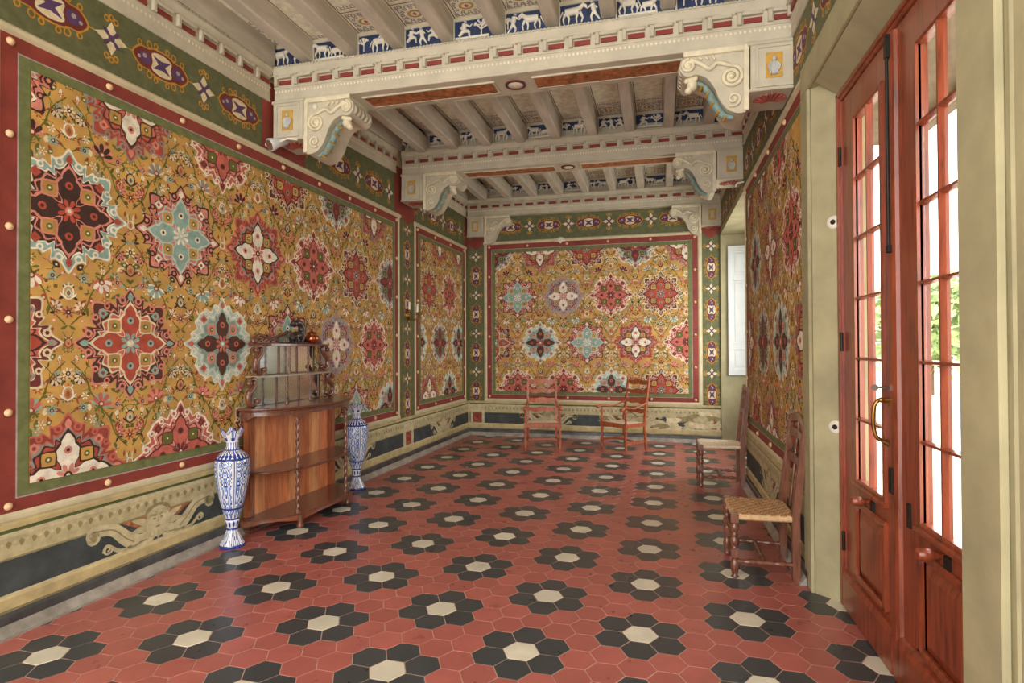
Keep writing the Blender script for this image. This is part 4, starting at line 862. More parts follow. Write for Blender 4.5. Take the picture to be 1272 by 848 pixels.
# ---------------------------------------------------------------- ornaments fixed to the walls
mb = MB()
for k in range(7): a = radians(-75 + 25 * k); mb.tube([(0, 0, 0.012), (0.05 * sin(a), 0.05 * cos(a), 0.024), (0.085 * sin(a), 0.085 * cos(a), 0.010)], [0.008, 0.016, 0.012], 6)
mb.ball((0, -0.01, 0.02), 0.026); mb.build('plaster_shell', WHITEP, wall_back, MBK @ Matrix.Translation((-1.80, 3.64, 0.004)))
sc = thing('wall_sconce', 'brass sconce with three white candles on the left green pilaster', 'sconce', ML @ Vector((7.77, 2.16, 0.0)), radians(-0.9))
mb = MB(); mb.lathe([(0.06, 0.0), (0.062, 0.008), (0.045, 0.016), (0.03, 0.03), (0.012, 0.036)], (0, 0, 0), 16, axis=0); mb.ball((0.02, 0, -0.09), 0.014, 0.014, 0.03); mb.ball((0.02, 0, 0.09), 0.014, 0.014, 0.04); mb.build('back_plate', BRASS, sc)
for k, (yy, xx, zz) in enumerate(((-0.14, 0.10, 0.03), (0, 0.16, 0.0), (0.14, 0.10, 0.03))):
    mb = MB(); mb.tube([(p[0] * (xx / .16 if xx else 1), yy * p[0] / .16, p[1]) for p in spline([(0.02, 0.0), (0.07, -0.06), (0.13, -0.06), (0.16, zz)], 5, False)], 0.008, 7)
    mb.lathe([(0.008, 0), (0.035, 0.012), (0.036, 0.018), (0.014, 0.02), (0.016, 0.045)], (xx, yy, zz), 12); arm = mb.build('arm', BRASS, sc)
    mb = MB(); mb.lathe([(0.013, 0.04), (0.013, 0.15), (0.008, 0.154)], (xx, yy, zz), 10); mb.tube([(xx, yy, zz + 0.15), (xx, yy, zz + 0.165)], 0.002, 5, 1); mb.build('candle', [WAX, IRON], arm)
LR = Vector((-0.34, -0.62, -0.36)).to_track_quat('-X', 'Z').to_matrix().to_4x4()
sp = thing('spotlight', 'small white spotlight with a round open mouth under the nearest left corbel', 'lamp', ML @ Vector((4.70, 3.66, 0.10)), radians(0))
mb = MB(); mb.lathe([(0.047, -0.045), (0.055, -0.06), (0.062, -0.055), (0.058, -0.02), (0.046, 0.02), (0.044, 0.12), (0.03, 0.14)], (0, 0, 0), 16, axis=0); mb.xform(LR); mb.build('lamp_body', SHUTTER, sp)
mb = MB(); mb.lathe([(0.049, -0.0625), (0.047, -0.04)], (0, 0, 0), 16, axis=0); mb.xform(LR); mb.build('lamp_mouth', simple('brown_reflector', (120, 84, 62), 0.5), sp)
mb = MB(); mb.box(-0.10, 0.02, -0.015, 0.015, -0.02, 0.012, 0, 0.004); mb.tube([(0.0, 0, 0.0), (0.12, 0.03, 0.05), (0.22, 0.05, 0.035)], 0.012, 7); mb.build('lamp_bracket', WHITEP, sp)

# ---------------------------------------------------------------- etagere
def at_wall(u, w, z=0.0): return ML @ Vector((u, z, w))
et = thing('etagere', 'dark carved half-round whatnot with mirrored upper shelves and twisted columns by the left wall', 'shelf unit', at_wall(5.035, 0.045), radians(-90.9))
HA, HB = 0.73, 0.47
def dpoly(a, b, n=28, y0=0.0): return [(-a, y0)] + [(-a * cos(pi * k / n), y0 + b * (sin(pi * k / n) ** 0.85)) for k in range(1, n)] + [(a, y0)]
def slab(mb, a, b, z0, z1, y0=0.0, mi=0):
    r = 0.007; vs = []; pols = [(z0, r), (z0 + r, 0), (z1 - r, 0), (z1, r)]; n = 0
    for z, i in pols: q = dpoly(a - i, b - i, y0=y0); n = len(q); vs += [(p[0], p[1], z) for p in q]
    fs = [list(range(n))[::-1], list(range(3 * n, 4 * n))] + [(r_ * n + i, r_ * n + (i + 1) % n, (r_ + 1) * n + (i + 1) % n, (r_ + 1) * n + i) for r_ in range(3) for i in range(n)]
    mb.add(vs, fs, mi)
mb = MB(); slab(mb, HA + 0.01, HB + 0.01, 1.095, 1.115); slab(mb, HA + 0.03, HB + 0.03, 1.115, 1.135); mb.build('top_board', ETAG, et)
mb = MB(); slab(mb, HA - 0.02, HB - 0.02, 0.535, 0.558); mb.build('shelf', ETAG, et)
mb = MB(); slab(mb, HA, HB, 0.115, 0.135); mb.build('shelf', ETAG, et)
def apron(mb, z0, z1, drop, a, b, th=0.018):
    n = 56; P0 = [(-a * cos(pi * k / n), b * (max(sin(pi * k / n), 1e-6) ** 0.85)) for k in range(n + 1)]; P1 = [(-(a - th) * cos(pi * k / n), (b - th) * (max(sin(pi * k / n), 1e-6) ** 0.85)) for k in range(n + 1)]
    vs = []
    for k in range(n + 1):
        zb = z0 - drop(k / n)
        for q in ((P0[k], z1), (P0[k], zb), (P1[k], zb), (P1[k], z1)): vs.append((q[0][0], q[0][1], q[1]))
    fs = [(4 * k + i, 4 * k + (i + 1) % 4, 4 * k + 4 + (i + 1) % 4, 4 * k + 4 + i) for k in range(n) for i in range(4)]
    mb.add(vs, fs)
TC = [0.31, 0.69]
near = lambda t: min(abs(t - c) for c in TC + [0.02, 0.98])
mb = MB(); apron(mb, 1.06, 1.096, lambda t: 0.06 * max(0, 1 - near(t) / 0.055) ** 1.5, HA - 0.01, HB - 0.01); mb.build('apron', ETAG, et)
mb = MB(); apron(mb, 0.10, 0.117, lambda t: 0.035 * max(0, 1 - near(t) / 0.11), HA - 0.005, HB - 0.005); mb.build('plinth', simple('reddish_plinth', (140, 82, 56), 0.3, 0.2, 12, coat=0.4), et)
def twisted(mb, c, z0, z1, r, turns, seg=12):
    n = int((z1 - z0) / 0.012); prof = [(r, z0 + (z1 - z0) * k / n) for k in range(n + 1)]
    mb.lathe(prof, (c[0], c[1], 0), seg, fn=lambda a, z: 1 + 0.28 * cos(2 * a - turns * 2 * pi * (z - z0)))
for sg in (-1, 1):
    cx, cy = sg * 0.405, 0.365
    mb = MB(); twisted(mb, (cx, cy), 0.165, 0.505, 0.017, 13); twisted(mb, (cx, cy), 0.59, 1.00, 0.017, 13)
    for z0, z1 in ((0.134, 0.165), (0.505, 0.537), (0.556, 0.59), (1.0, 1.05)): mb.lathe([(0.026, z0), (0.030, z0 + 0.006), (0.020, (z0 + z1) / 2), (0.030, z1 - 0.006), (0.026, z1)], (cx, cy, 0), 12)
    mb.build('twisted_column', ETAG, et)
    mb = MB(); mb.lathe([(0.024, 0), (0.034, 0.008), (0.036, 0.025), (0.022, 0.05), (0.032, 0.07), (0.032, 0.116)], (cx, cy + 0.03, 0), 14); mb.build('foot', ETAG, et)
    # flat moulded stile at the wall end of the carcass and the foot below it
    mb = MB(); s0, s1 = (0.60, 0.69) if sg > 0 else (-0.69, -0.60); mb.box(s0, s1, 0.005, 0.05, 0.135, 1.096, 0, 0.004)
    for q in (0.20, 0.62): mb.box(s0 + 0.018, s1 - 0.018, 0.048, 0.058, q, q + (0.30 if q < 0.5 else 0.42), 0, 0.004)
    mb.box(s0 - 0.008, s1 + 0.008, 0.005, 0.066, 1.03, 1.096, 0, 0.006); mb.box(s0 - 0.008, s1 + 0.008, 0.005, 0.06, 0.535, 0.56, 0, 0.004); mb.build('stile', wood('brown_stile', (150, 84, 48), (100, 50, 28)), et)
    mb = MB(); mb.box(s0 - 0.01, s1 + 0.01, 0.005, 0.085, 0, 0.04, 0, 0.008); mb.box(s0, s1, 0.005, 0.075, 0.04, 0.117, 0, 0.004); mb.build('foot', ETAG, et)
nb = 7
for k in range(nb):
    a = -0.60 + 1.2 * k / nb; mb = MB(); mb.box(a + 0.0015, a + 1.2 / nb - 0.0015, 0.0, 0.02, 0.135, 1.096); mb.build('back_board', ETAGB2 if k in (1, 3, 6) else ETAGB, et)
# upper stage
UP = Matrix.Translation((0.09, 0, 0))
GREYSH = simple('grey_shelf', (160, 142, 126), 0.35, 0.15, 10, coat=0.3)  # paler, greyer finish on the lower of the two upper shelves
for z, a, b in ((1.405, 0.575, 0.20), (1.70, 0.50, 0.19)):
    mb = MB(); mb.prism([(-a, 0.0), (-a, b * 0.7)] + [(-a + 2 * a * k / 12, b * (0.75 + 0.25 * sin(pi * k / 12))) for k in range(1, 12)] + [(a, b * 0.7), (a, 0.0)], z, z + 0.018, (0, 1, 2)); mb.build('upper_shelf', GREYSH if z < 1.5 else ETAG, et, UP)
for z0, z1, a in ((1.14, 1.40, 0.52), (1.428, 1.695, 0.42)):
    w = 2 * a / 3
    for k in range(3): mb = MB(); mb.box(-a + w * k + 0.006, -a + w * (k + 1) - 0.006, 0.012, 0.016, z0, z1); mb.build('mirror_pane', MIRROR, et, UP)
    mb = MB(); mb.box(-a - 0.015, a + 0.015, 0.0, 0.010, z0 - 0.004, z1 + 0.004)
    for k in range(4): mb.box(-a + w * k - 0.012, -a + w * k + 0.012, 0.008, 0.024, z0, z1, 0, 0.004)
    mb.build('mirror_frame', ETAG, et, UP)
    for q in (-a * 0.33, a * 0.38):
        mb = MB(); c = (q, 0.155); twisted(mb, c, z0 + 0.03, z1 - 0.03, 0.011, 16, 10)
        for e in (z0 - 0.004, z1 - 0.03): mb.lathe([(0.017, e), (0.019, e + 0.006), (0.012, e + 0.017), (0.018, e + 0.028), (0.017, e + 0.034)], (c[0], c[1], 0), 10)
        mb.build('spindle', ETAG, et, UP)
    mb = MB(); c = (-a - 0.10, 0.03); twisted(mb, c, z0 + 0.03, z1 - 0.03, 0.012, 16, 10)
    for e in (z0 - 0.004, z1 - 0.03): mb.lathe([(0.017, e), (0.02, e + 0.006), (0.013, e + 0.017), (0.019, e + 0.028), (0.017, e + 0.034)], (c[0], c[1], 0), 10)
    mb.build('spindle', ETAG, et, UP)
for sg in (-1, 1):
    for z0, z1, a in ((1.14, 1.40, 0.60), (1.425, 1.70, 0.51)):
        h = z1 - z0; pts = spline([(a - 0.06, z0 + 0.05), (a - 0.01, z0 + 0.015), (a + 0.045, z0 + 0.05), (a + 0.05, z0 + h * 0.45), (a - 0.02, z0 + h * 0.72), (a - 0.03, z0 + h * 0.95), (a + 0.03, z0 + h * 0.97), (a + 0.045, z0 + h * 0.85)], 5, False)
        mb = MB(); mb.tube([(sg * p[0], 0.10, p[1]) for p in pts], [0.016 + 0.010 * sin(pi * i / (len(pts) - 1)) for i in range(len(pts))], 8)
        for e in (pts[0], pts[-1]): mb.lathe([(0.012, 0.075), (0.024, 0.08), (0.024, 0.12), (0.012, 0.125)], (sg * e[0], 0, e[1]), 12, axis=1)
        mb.ball((sg * (a + 0.05), 0.10, z0 + h * 0.5), 0.020, 0.026, 0.034); mb.build('scroll_support', ETAG, et, UP)
cr = MB()
for sg in (-1, 1):
    for k in range(5): cr.tube([(sg * (0.20 + 0.07 * k + p[0]), 0.03, 1.735 + p[1]) for p in spiral(0, 0, 0.036 - 0.003 * k, 0.008, pi, sg * -1.3, 14)], 0.012, 6)
    cr.tube([(sg * p[0], 0.03, p[1]) for p in spline([(0.52, 1.75), (0.42, 1.80), (0.28, 1.765), (0.12, 1.80), (0.02, 1.84)], 5, False)], [0.016] * 21, 7); cr.ball((sg * 0.5, 0.03, 1.745), 0.034)
cr.box(-0.5, 0.5, 0.005, 0.055, 1.7175, 1.735, 0, 0.006); cr.build('carved_cresting', ETAG, et, UP)
# things standing on the top shelf
T0 = et.matrix_basis
def on_et(x, y, z): return Matrix.Translation(et.location) @ Matrix.Rotation(et.rotation_euler.z, 4, 'Z') @ Vector((x, y, z))
dr = thing('carved_figure', 'dark carved beast curled on top of the whatnot beside the copper pot', 'figurine', on_et(0.08, 0.13, 1.7187), radians(-90.9))
mb = MB(); mb.box(-0.10, 0.10, -0.04, 0.04, 0, 0.018, 0, 0.006)
mb.tube([(p[0], 0, p[1]) for p in spline([(0.11, 0.04), (0.06, 0.075), (-0.01, 0.085), (-0.06, 0.12), (-0.05, 0.18), (0.0, 0.215), (0.05, 0.20)], 4, False)], [0.022, 0.028, 0.034, 0.038, 0.042, 0.044, 0.044, 0.044, 0.043, 0.042, 0.041, 0.040, 0.040, 0.039, 0.038, 0.037, 0.036, 0.036, 0.035, 0.034, 0.033, 0.032, 0.03, 0.028, 0.022], 9)
mb.ball((0.06, 0, 0.20), 0.042, 0.034, 0.034); mb.ball((0.10, 0, 0.188), 0.026, 0.02, 0.018)
for sg in (-1, 1): mb.tube([(0.05, sg * 0.02, 0.225), (0.035, sg * 0.03, 0.26)], [0.012, 0.004], 6); mb.tube([(-0.04, sg * 0.03, 0.12), (-0.03, sg * 0.04, 0.05), (0.0, sg * 0.04, 0.02)], [0.022, 0.016, 0.012], 7); mb.tube([(0.07, sg * 0.03, 0.06), (0.05, sg * 0.045, 0.02)], [0.024, 0.014], 7)
for k in range(6): mb.tube([(-0.075 + 0.018 * k, 0, 0.14 + 0.018 * k), (-0.11 + 0.02 * k, 0, 0.165 + 0.02 * k)], [0.014, 0.003], 5)
mb.build('beast', simple('dark_bronze', (52, 38, 34), 0.4, 0.25, 20, coat=0.3), dr)
cp = thing('copper_pot', 'round copper pot with knobbed lid on the whatnot top shelf', 'pot', on_et(-0.14, 0.135, 1.7187))
mb = MB(); mb.lathe([(0.04, 0), (0.045, 0.006), (0.075, 0.03), (0.088, 0.06), (0.08, 0.092), (0.055, 0.108), (0.05, 0.116), (0.056, 0.122)], seg=20); mb.xform(Matrix.Scale(0.86, 4)); mb.build('bowl', COPPER, cp)
mb = MB(); mb.lathe([(0.056, 0.122), (0.05, 0.134), (0.03, 0.146), (0.012, 0.152), (0.010, 0.162), (0.018, 0.172), (0.014, 0.184), (0.004, 0.188)], seg=18); mb.xform(Matrix.Scale(0.86, 4) @ Matrix.Translation((0, 0, 0.0005))); mb.build('lid', COPPER, cp)

# ---------------------------------------------------------------- blue and white vases
def vase_meshes():
    prof = spline([(0.124, 0), (0.128, 0.018), (0.110, 0.05), (0.085, 0.09), (0.066, 0.125), (0.055, 0.16), (0.062, 0.19), (0.072, 0.22), (0.066, 0.245), (0.09, 0.30), (0.122, 0.40), (0.150, 0.52), (0.168, 0.62), (0.174, 0.70), (0.166, 0.76), (0.130, 0.806), (0.09, 0.832), (0.066, 0.858), (0.060, 0.89), (0.066, 0.92), (0.085, 0.955)], 6, False)
    seg = 112; mb = MB(); mb.lathe(prof, seg=seg)
    n = len(prof)
    def pat(a, z):
        t = a / (2 * pi)
        if z < 0.025: return 1
        if z < 0.15: q = (t * 12) % 1; e = abs(q - 0.5) * 2; return 1 if abs(e - (0.25 + 0.6 * (z - 0.02) / 0.13 * 0.6)) < 0.14 or e > 0.94 else 0
        if z < 0.165 or 0.235 < z < 0.25: return 1
        if z < 0.235: q = (t * 10) % 1; return 1 if (q - 0.5) ** 2 * 5 + ((z - 0.2) / 0.035) ** 2 * 0.6 < 0.35 else 0
        if z < 0.33: q = (t * 12) % 1; e = abs(q - 0.5) * 2; h = (z - 0.25) / 0.08; return 1 if abs(e - h) < 0.16 else (2 if e < h * 0.5 else 0)
        if z < 0.345: return 1
        if z < 0.76:
            s6 = (t * 6) % 1
            if s6 < 0.035 or s6 > 0.965: return 1
            if s6 < 0.10 or s6 > 0.90: return 0
            if s6 < 0.125 or s6 > 0.875: return 2
            x = (s6 - 0.5) / 0.375; row = (z - 0.345) / 0.062; k = int(row); fz = row - k - 0.5; xx = (x * 1.5 + (0.5 if k % 2 else 0)) % 1 - 0.5
            d = abs(xx) * 1.15 + abs(fz)
            if 0.30 < d < 0.47: return 1
            if d < 0.12: return 1
            if d > 0.62: return 2
            if abs(abs(xx) - 0.33) < 0.05 and abs(fz) > 0.2: return 1
            return 0
        if z < 0.775: return 1
        if z < 0.815: q = (t * 22) % 1; return 1 if (q - 0.5) ** 2 * 4 + ((z - 0.795) / 0.03) ** 2 < 0.5 else 0
        if z < 0.84: q = (t * 30) % 1; return 1 if q < 0.45 else 0
        if z < 0.85: return 1
        if z < 0.91: q = (t * 8) % 1; return 1 if abs(abs(q - 0.5) - 0.25) < 0.09 else 0
        q = (t * 6 + 0.5) % 1; return 1 if abs(q - 0.5) < 0.16 and z > 0.92 else (2 if abs(q - 0.5) < 0.27 and z > 0.925 else 0)
    for i in range(n - 1):
        z = (prof[i][1] + prof[i + 1][1]) / 2
        for k in range(seg): mb.m[i * seg + k] = pat(2 * pi * (k + 0.5) / seg, z)
    body = mb.mesh('vase_body', [CHINA_W, CHINA_B, CHINA_L])
    r = MB(); sg_ = 72
    prof2 = [(0.083, 0.95), (0.098, 0.975), (0.112, 1.0), (0.113, 1.006), (0.106, 1.004), (0.09, 0.98), (0.074, 0.952)]
    vs = []
    for j, (rr, z) in enumerate(prof2):
        for k in range(sg_): a = 2 * pi * k / sg_; f = (z - 0.95) / 0.05; sc_ = 1 + 0.05 * f * cos(6 * a); vs.append((rr * sc_ * cos(a), rr * sc_ * sin(a), z + 0.02 * f * cos(6 * a)))
    r.add(vs, [(i * sg_ + k, i * sg_ + (k + 1) % sg_, (i + 1) * sg_ + (k + 1) % sg_, (i + 1) * sg_ + k) for i in range(len(prof2) - 1) for k in range(sg_)], 0, True)
    for i in range(len(prof2) - 1):
        for k in range(sg_):
            q = (k / sg_ * 6) % 1; e = min(q, 1 - q); r.m[i * sg_ + k] = 1 if (i == 2 or i == 3 or 0.14 < e < 0.24) else (2 if e < 0.08 else 0)
    rim = r.mesh('scalloped_rim', [CHINA_W, CHINA_B, CHINA_L])
    return body, rim
VB, VR = vase_meshes()
for (x, y, s, rz, lab) in ((-3.53, 4.045, 1.0, 0.3, 'tall blue and white baluster vase standing before the whatnot, nearer to the camera'), (-3.515, 6.04, 1.02, 1.4, 'tall blue and white baluster vase half hidden beyond the whatnot')):
    v = thing('floor_vase', lab, 'vase', (x, y, 0), rz, 'pair of blue and white floor vases'); S3 = Matrix.Diagonal((0.79 * s, 0.79 * s, 0.97 * s, 1)); link('vase_body', VB, v, S3); link('scalloped_rim', VR, v, S3)

# ---------------------------------------------------------------- chairs
def turned(mb, x, y, z0, z1, r, reps, seg=12, block=None):
    """turned leg: balls and reels between z0 and z1"""
    prof = []; n = reps; h = (z1 - z0) / n
    for k in range(n):
        b = z0 + k * h
        prof += [(r * 0.55, b), (r * 0.95, b + h * 0.06), (r * 0.55, b + h * 0.13), (r * 0.8, b + h * 0.30), (r * 1.02, b + h * 0.55), (r * 0.85, b + h * 0.78), (r * 0.5, b + h * 0.90), (r * 0.9, b + h * 0.95)]
    prof.append((r * 0.6, z1)); mb.lathe(prof, (x, y, 0), seg)
def hturned(mb, a, b, r, reps):
    a, b = Vector(a), Vector(b); n = reps * 8; pts = [a + (b - a) * k / n for k in range(n + 1)]; pat = [0.55, 0.9, 0.6, 0.8, 1.05, 0.85, 0.55, 0.95]
    mb.tube(pts, [r * pat[k % 8] for k in range(n + 1)], 9)
def rail_board(mb, xa, xb, y0, z0, z1, th, f_top, f_bot, bow=0.0, n=14):
    vs = []
    for k in range(n + 1):
        t = k / n; x = xa + (xb - xa) * t; y = y0 + bow * sin(pi * t)
        for yy, z in ((y, z0 + f_bot(t)), (y + th, z0 + f_bot(t)), (y + th, z1 + f_top(t)), (y, z1 + f_top(t))): vs.append((x, yy, z))
    fs = [(4 * k + i, 4 * k + (i + 1) % 4, 4 * k + 4 + (i + 1) % 4, 4 * k + 4 + i) for k in range(n) for i in range(4)] + [(3, 2, 1, 0), (4 * n, 4 * n + 1, 4 * n + 2, 4 * n + 3)]
    mb.add(vs, fs)
def seat_mb(wf, wr, d, z, weave):
    """trapezoid seat, front at y = -d/2"""
    mb = MB(); nx, ny = (14, 13) if weave else (1, 1)
    def P(i, j, zz): t = j / ny; w = wf + (wr - wf) * t; return (-w / 2 + w * i / nx, -d / 2 + d * t, zz)
    w0, w1, h = wf / 2, wr / 2, d / 2
    ring = [(-w0, -h), (w0, -h), (w1, h), (-w1, h)]; z0, z1 = z - 0.042, z
    lay = [(z0, 0.94), (z0 + 0.012, 1.0), (z1 - 0.014, 1.0), (z1 - 0.002, 0.965)]; vs = [(p[0] * k, p[1] * k, zz) for zz, k in lay for p in ring]
    mb.add(vs, [(3, 2, 1, 0), (12, 13, 14, 15)] + [(r * 4 + i, r * 4 + (i + 1) % 4, r * 4 + 4 + (i + 1) % 4, r * 4 + 4 + i) for r in range(3) for i in range(4)], 0)
    if weave:
        for i in range(nx):
            for j in range(ny):
                a, b, c, e = P(i + .04, j + .04, z), P(i + .96, j + .04, z), P(i + .96, j + .96, z), P(i + .04, j + .96, z); up = (i + j) % 2
                m = [tuple((a[k] + b[k] + c[k] + e[k]) / 4 for k in (0, 1))]; q = [tuple(p[k] * 0.75 + m[0][k] * 0.25 for k in (0, 1)) for p in (a, b, c, e)]; hh = 0.006 if up else 0.003
                mb.add([(p[0] * .965, p[1] * .965, z - 0.003) for p in (a, b, c, e)] + [(p[0] * .965, p[1] * .965, z + hh) for p in q], [(4, 5, 6, 7)] + [(k, (k + 1) % 4, 4 + (k + 1) % 4, 4 + k) for k in range(4)], 1 if up else 0)
    else:
        mb.add([(ring[k][0] * .955, ring[k][1] * .955, z) for k in range(4)] + [(0, 0, z + 0.006)], [(k, (k + 1) % 4, 4) for k in range(4)], 0)
    return mb
def rear_post(mb, x, yb, z_seat, h, lean, s=0.018, foot=0.035):
    pts = [(yb + foot, 0), (yb, z_seat * 0.75), (yb, z_seat + 0.02), (yb + lean * 0.45, z_seat + (h - z_seat) * 0.5), (yb + lean, h)]
    sec = [s, s, s, s * 0.92, s * 0.8]; vs = []
    for (y, z), q in zip(pts, sec): vs += [(x - q, y - q, z), (x + q, y - q, z), (x + q, y + q, z), (x - q, y + q, z)]
    mb.add(vs, [(3, 2, 1, 0), (16, 17, 18, 19)] + [(r * 4 + i, r * 4 + (i + 1) % 4, r * 4 + 4 + (i + 1) % 4, r * 4 + 4 + i) for r in range(4) for i in range(4)])
def side_chair(name, label, loc, rz, wf, wr, d, zs, H, wmat, seatm, weave, rails, crest, group=None):
    t = thing(name, label, 'chair', loc, rz, group); yf, yb = -d / 2 + 0.02, d / 2 - 0.01
    seat_mb(wf, wr, d, zs, weave).build('seat', seatm, t)
    for sg in (-1, 1):
        mb = MB(); x = sg * (wf / 2 - 0.022); turned(mb, x, yf, 0, zs - 0.30, 0.031, 1); mb.box(x - .026, x + .026, yf - .026, yf + .026, zs - 0.31, zs - 0.24, 0, .004); turned(mb, x, yf, zs - 0.25, zs - 0.05, 0.032, 2); mb.box(x - .027, x + .027, yf - .027, yf + .027, zs - 0.06, zs + 0.004, 0, .004); mb.build('leg', wmat, t)
        mb = MB(); rear_post(mb, sg * (wr / 2 - 0.012), yb, zs, H, 0.082, 0.025, foot=0.0); mb.build('rear_post', wmat, t)
        mb = MB(); hturned(mb, (sg * (wf / 2 - 0.022), yf, 0.12), (sg * (wr / 2 - 0.012), yb, 0.12), 0.022, 2); mb.build('stretcher', wmat, t)
    mb = MB(); hturned(mb, (-(wf + wr) / 4 + 0.02, 0, 0.12), ((wf + wr) / 4 - 0.02, 0, 0.12), 0.022, 2); mb.build('stretcher', wmat, t)
    mb = MB(); hturned(mb, (-wf / 2 + .03, yf, zs - 0.17), (wf / 2 - .03, yf, zs - 0.17), 0.022, 2); mb.build('stretcher', wmat, t)
    w = wr / 2 - 0.03; ly = lambda z: yb + 0.075 * max(0, (z - zs)) / (H - zs) - 0.012
    for z, hh in rails:
        mb = MB(); rail_board(mb, -w, w, ly(z), z, z + hh, 0.018, lambda q: 0.012 * sin(pi * q), lambda q: 0.010 * sin(pi * q) - 0.006 * abs(cos(2 * pi * q)), 0.012); mb.build('back_rail', wmat, t)
    mb = MB(); rail_board(mb, -w - 0.02, w + 0.02, ly(H - 0.05) - 0.003, H - 0.075, H - 0.03, 0.022, lambda q: crest * sin(pi * q) ** 0.7, lambda q: crest * 0.75 * sin(pi * q), 0.012); mb.build('crest_rail', wmat, t)
    zz = [zs + 0.02] + [r[0] for r in rails] + [H - 0.05]
    for a, b in zip(zz, zz[1:]):
        for x in ((-0.055, 0.055) if crest < 0.03 else (0.0,)):
            mb = MB(); n = 10; pts = [(x, ly(a + (b - a) * k / n) + 0.018, a + (b - a) * k / n + (rails[0][1] * 0.3 if a > zs + .1 else 0)) for k in range(n + 1)]; mb.tube(pts, [0.007 + 0.006 * abs(sin(2 * pi * k / n)) for k in range(n + 1)], 8); mb.build('back_spindle', wmat, t)
    return t
side_chair('side_chair', 'dark turned side chair with checked woven seat, nearest the glazed door', (0.705, 4.63, 0), radians(-90), 0.53, 0.47, 0.44, 0.46, 1.15, CHAIRW, [RUSH, RUSH2], True, [(0.80, 0.06), (0.985, 0.06)], 0.055, 'dark side chairs against the right wall')
side_chair('side_chair', 'dark side chair with plain pale seat beside the window recess, farther from the door', (0.68, 7.36, 0), radians(-90), 0.53, 0.42, 0.50, 0.50, 1.20, CHAIRW, [RUSHP], False, [(0.86, 0.05), (1.03, 0.05)], 0.02, 'dark side chairs against the right wall')
def armchair(label, loc, rz):
    t = thing('armchair', label, 'armchair', loc, rz, 'ladder-back armchairs by the end wall'); wf, wr, d, zs, H = 0.60, 0.50, 0.48, 0.45, 1.19; yf, yb = -d / 2 + 0.02, d / 2 - 0.01; W = CHAIRR
    seat_mb(wf - 0.06, wr - 0.03, d - 0.04, zs + 0.004, False).build('seat', RUSHP, t)
    mb = MB(); mb.box(-wf / 2 + .02, wf / 2 - .02, yf - .014, yf + .014, zs - 0.065, zs + 0.002, 0, .004); mb.build('seat_rail', W, t)
    mb = MB(); mb.box(-wr / 2 + .02, wr / 2 - .02, yb - .012, yb + .012, zs - 0.06, zs - 0.002, 0, .004); mb.build('seat_rail', W, t)
    for sg in (-1, 1):
        xf, xr = sg * (wf / 2 - 0.022), sg * (wr / 2 - 0.012)
        mb = MB(); mb.prism([(xf - .012, yf), (xf + .012, yf), (xr + .012, yb), (xr - .012, yb)], zs - 0.06, zs, (0, 1, 2)); mb.build('seat_rail', W, t)
        mb = MB(); turned(mb, xf, yf, 0, 0.11, 0.024, 1); mb.box(xf - .021, xf + .021, yf - .021, yf + .021, 0.11, 0.19, 0, .003); turned(mb, xf, yf, 0.19, zs - 0.075, 0.026, 2); mb.box(xf - .023, xf + .023, yf - .023, yf + .023, zs - 0.075, zs + 0.015, 0, .004); turned(mb, xf, yf, zs + 0.015, 0.685, 0.023, 2); mb.build('leg', W, t)
        mb = MB(); rear_post(mb, xr, yb, zs, H - 0.03, 0.11, 0.019)
        for z in (0.62, 0.78, 0.95, 1.10): mb.lathe([(0.018, z), (0.026, z + 0.012), (0.018, z + 0.024)], (xr, yb + 0.11 * (z - zs) / (H - zs), 0), 10)
        mb.lathe([(0.015, H - 0.03), (0.021, H - 0.02), (0.010, H - 0.005), (0.016, H + 0.012), (0.004, H + 0.026)], (xr, yb + 0.11, 0), 10); mb.build('rear_post', W, t)
        pts = spline([(xr, yb + 0.03, 0.74), (xr, yb - 0.06, 0.745), (xr, 0, 0), (0, 0, 0)], 1, False) if False else None
        q = spline([(0.0, 0.765), (0.12, 0.735), (0.26, 0.695), (0.40, 0.705), (0.50, 0.715), (0.56, 0.695)], 4, False); n = len(q)
        path = [(xr + (xf - xr) * p[0] / 0.48, yb + 0.045 - p[0] * (d + 0.035) / 0.50, p[1]) for p in q]
        mb = MB(); mb.tube(path, [0.022 + 0.008 * (k / n) for k in range(n)], 9, flat=0.62); e = path[-1]; mb.lathe([(0.010, -0.03), (0.024, -0.026), (0.024, 0.026), (0.010, 0.03)], (e[0], e[1], e[2] - 0.005), 12, axis=0); mb.build('arm', W, t)
        mb = MB(); mb.box(min(xf, xr) + .004 if sg > 0 else xf - .0, max(xf, xr) if sg > 0 else xr, yf + .02, yb, 0.135, 0.165) if False else mb.prism([(xf - .011, yf), (xf + .011, yf), (xr + .011, yb + .02), (xr - .011, yb + .02)], 0.135, 0.172, (0, 1, 2)); mb.build('stretcher', W, t)
    mb = MB(); rail_board(mb, -(wf + wr) / 4 + .02, (wf + wr) / 4 - .02, 0, 0.14, 0.168, 0.02, lambda q: 0.012 * sin(pi * q), lambda q: 0.012 * sin(pi * q)); mb.build('stretcher', W, t)
    w = wr / 2 - 0.025; ly = lambda z: yb + 0.11 * (z - zs) / (H - zs) - 0.008
    for k, z in enumerate((0.60, 0.755, 0.91, 1.065)):
        mb = MB(); rail_board(mb, -w, w, ly(z + .03), z, z + 0.052, 0.014, lambda q: 0.016 * sin(pi * q) + 0.008 * cos(4 * pi * q), lambda q: 0.010 * cos(4 * pi * q) - 0.014 * sin(pi * q), 0.02, 20); mb.build('back_slat', W, t)
    return t
armchair('reddish ladder-back armchair squarely facing the room, left of the pair', (-1.90, 9.13, 0), radians(12.7))
armchair('reddish ladder-back armchair turned half aside, right of the pair', (-0.60, 9.39, 0), radians(-43))

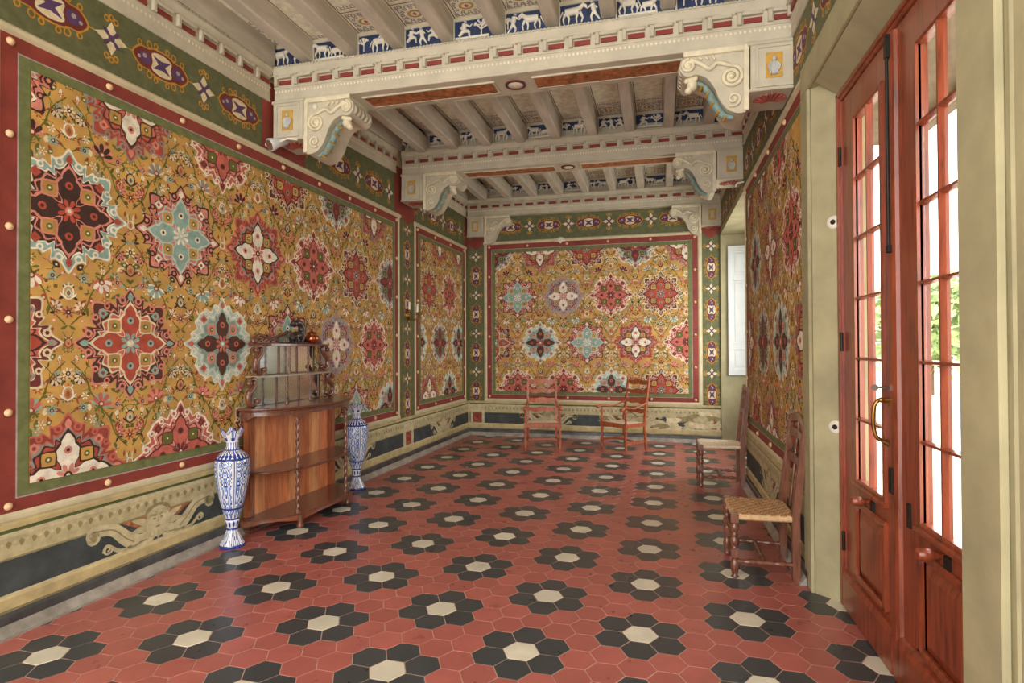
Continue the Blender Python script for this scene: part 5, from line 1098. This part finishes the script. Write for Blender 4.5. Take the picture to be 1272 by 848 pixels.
# ---------------------------------------------------------------- garden outside the door
mb = MB(); mb.box(1.32, 60, -20, 90, -0.35, -0.12); g = tag(mb.build('ground', GRAVEL), 'pale gravel court outside the glazed door', 'ground', kind='structure')
mb = MB(); mb.box(1.325, 2.0, 2.2, 4.3, -0.12, -0.01, 0, 0.01); mb.build('door_step', LIMEWASH, g)
mb = MB(); mb.box(1.32, 2.2, 0.5, 6.2, 3.62, 3.70); mb.box(2.16, 2.24, 0.5, 6.2, 3.52, 3.72); tag(mb.build('eave', simple('brown_eave', (120, 104, 88), 0.8)), 'brown timber eave above the outside of the door', 'eave', kind='structure')
mb = MB(); mb.box(4, 40, 44, 44.4, -0.2, 1.9, 0, 0.02); tag(mb.build('garden_wall', GARDENW), 'low rendered garden wall seen far beyond the door panes', 'wall', kind='structure')
def tree(x, y, h, r, label, n=420, seed=1):
    rd = random.Random(seed); t = thing('tree', label, 'tree', (x, y, -0.12), 0, 'trees beyond the glazed door')
    mb = MB(); mb.tube([(0, 0, 0), (0.05, 0.02, h * 0.25), (-0.03, 0.05, h * 0.5), (0, 0, h * 0.8)], [0.16, 0.13, 0.10, 0.04], 8)
    for k in range(5): a = k * 1.3; mb.tube([(0, 0, h * (0.35 + .07 * k)), (r * 0.6 * cos(a), r * 0.6 * sin(a), h * (0.55 + 0.07 * k))], [0.06, 0.02], 6)
    mb.build('trunk', BARK, t); mb = MB()
    for k in range(n):
        a, b, q = rd.uniform(0, 2 * pi), rd.uniform(-1, 1), rd.random() ** 0.4; s = sqrt(1 - b * b); c = Vector((r * q * s * cos(a), r * q * s * sin(a), h * 0.62 + h * 0.38 * q * b))
        for j in range(3):
            d = Vector((rd.gauss(0, 1), rd.gauss(0, 1), rd.gauss(0, 1))).normalized() * 0.3; e = Vector((rd.gauss(0, 1), rd.gauss(0, 1), rd.gauss(0, 1))).normalized() * 0.13; o = Vector((rd.gauss(0, .25), rd.gauss(0, .25), rd.gauss(0, .25)))
            mb.add([c + o - d, c + o + e, c + o + d, c + o - e], [(0, 1, 2, 3)])
    tag(mb.build('foliage', LEAFM, t), kind='stuff')
tree(9.5, 24.0, 4.2, 2.0, 'light green bushy tree nearest outside the door panes', seed=2)
tree(13.5, 30.0, 5.0, 2.4, 'light green bushy tree farther off outside the door panes', seed=5)
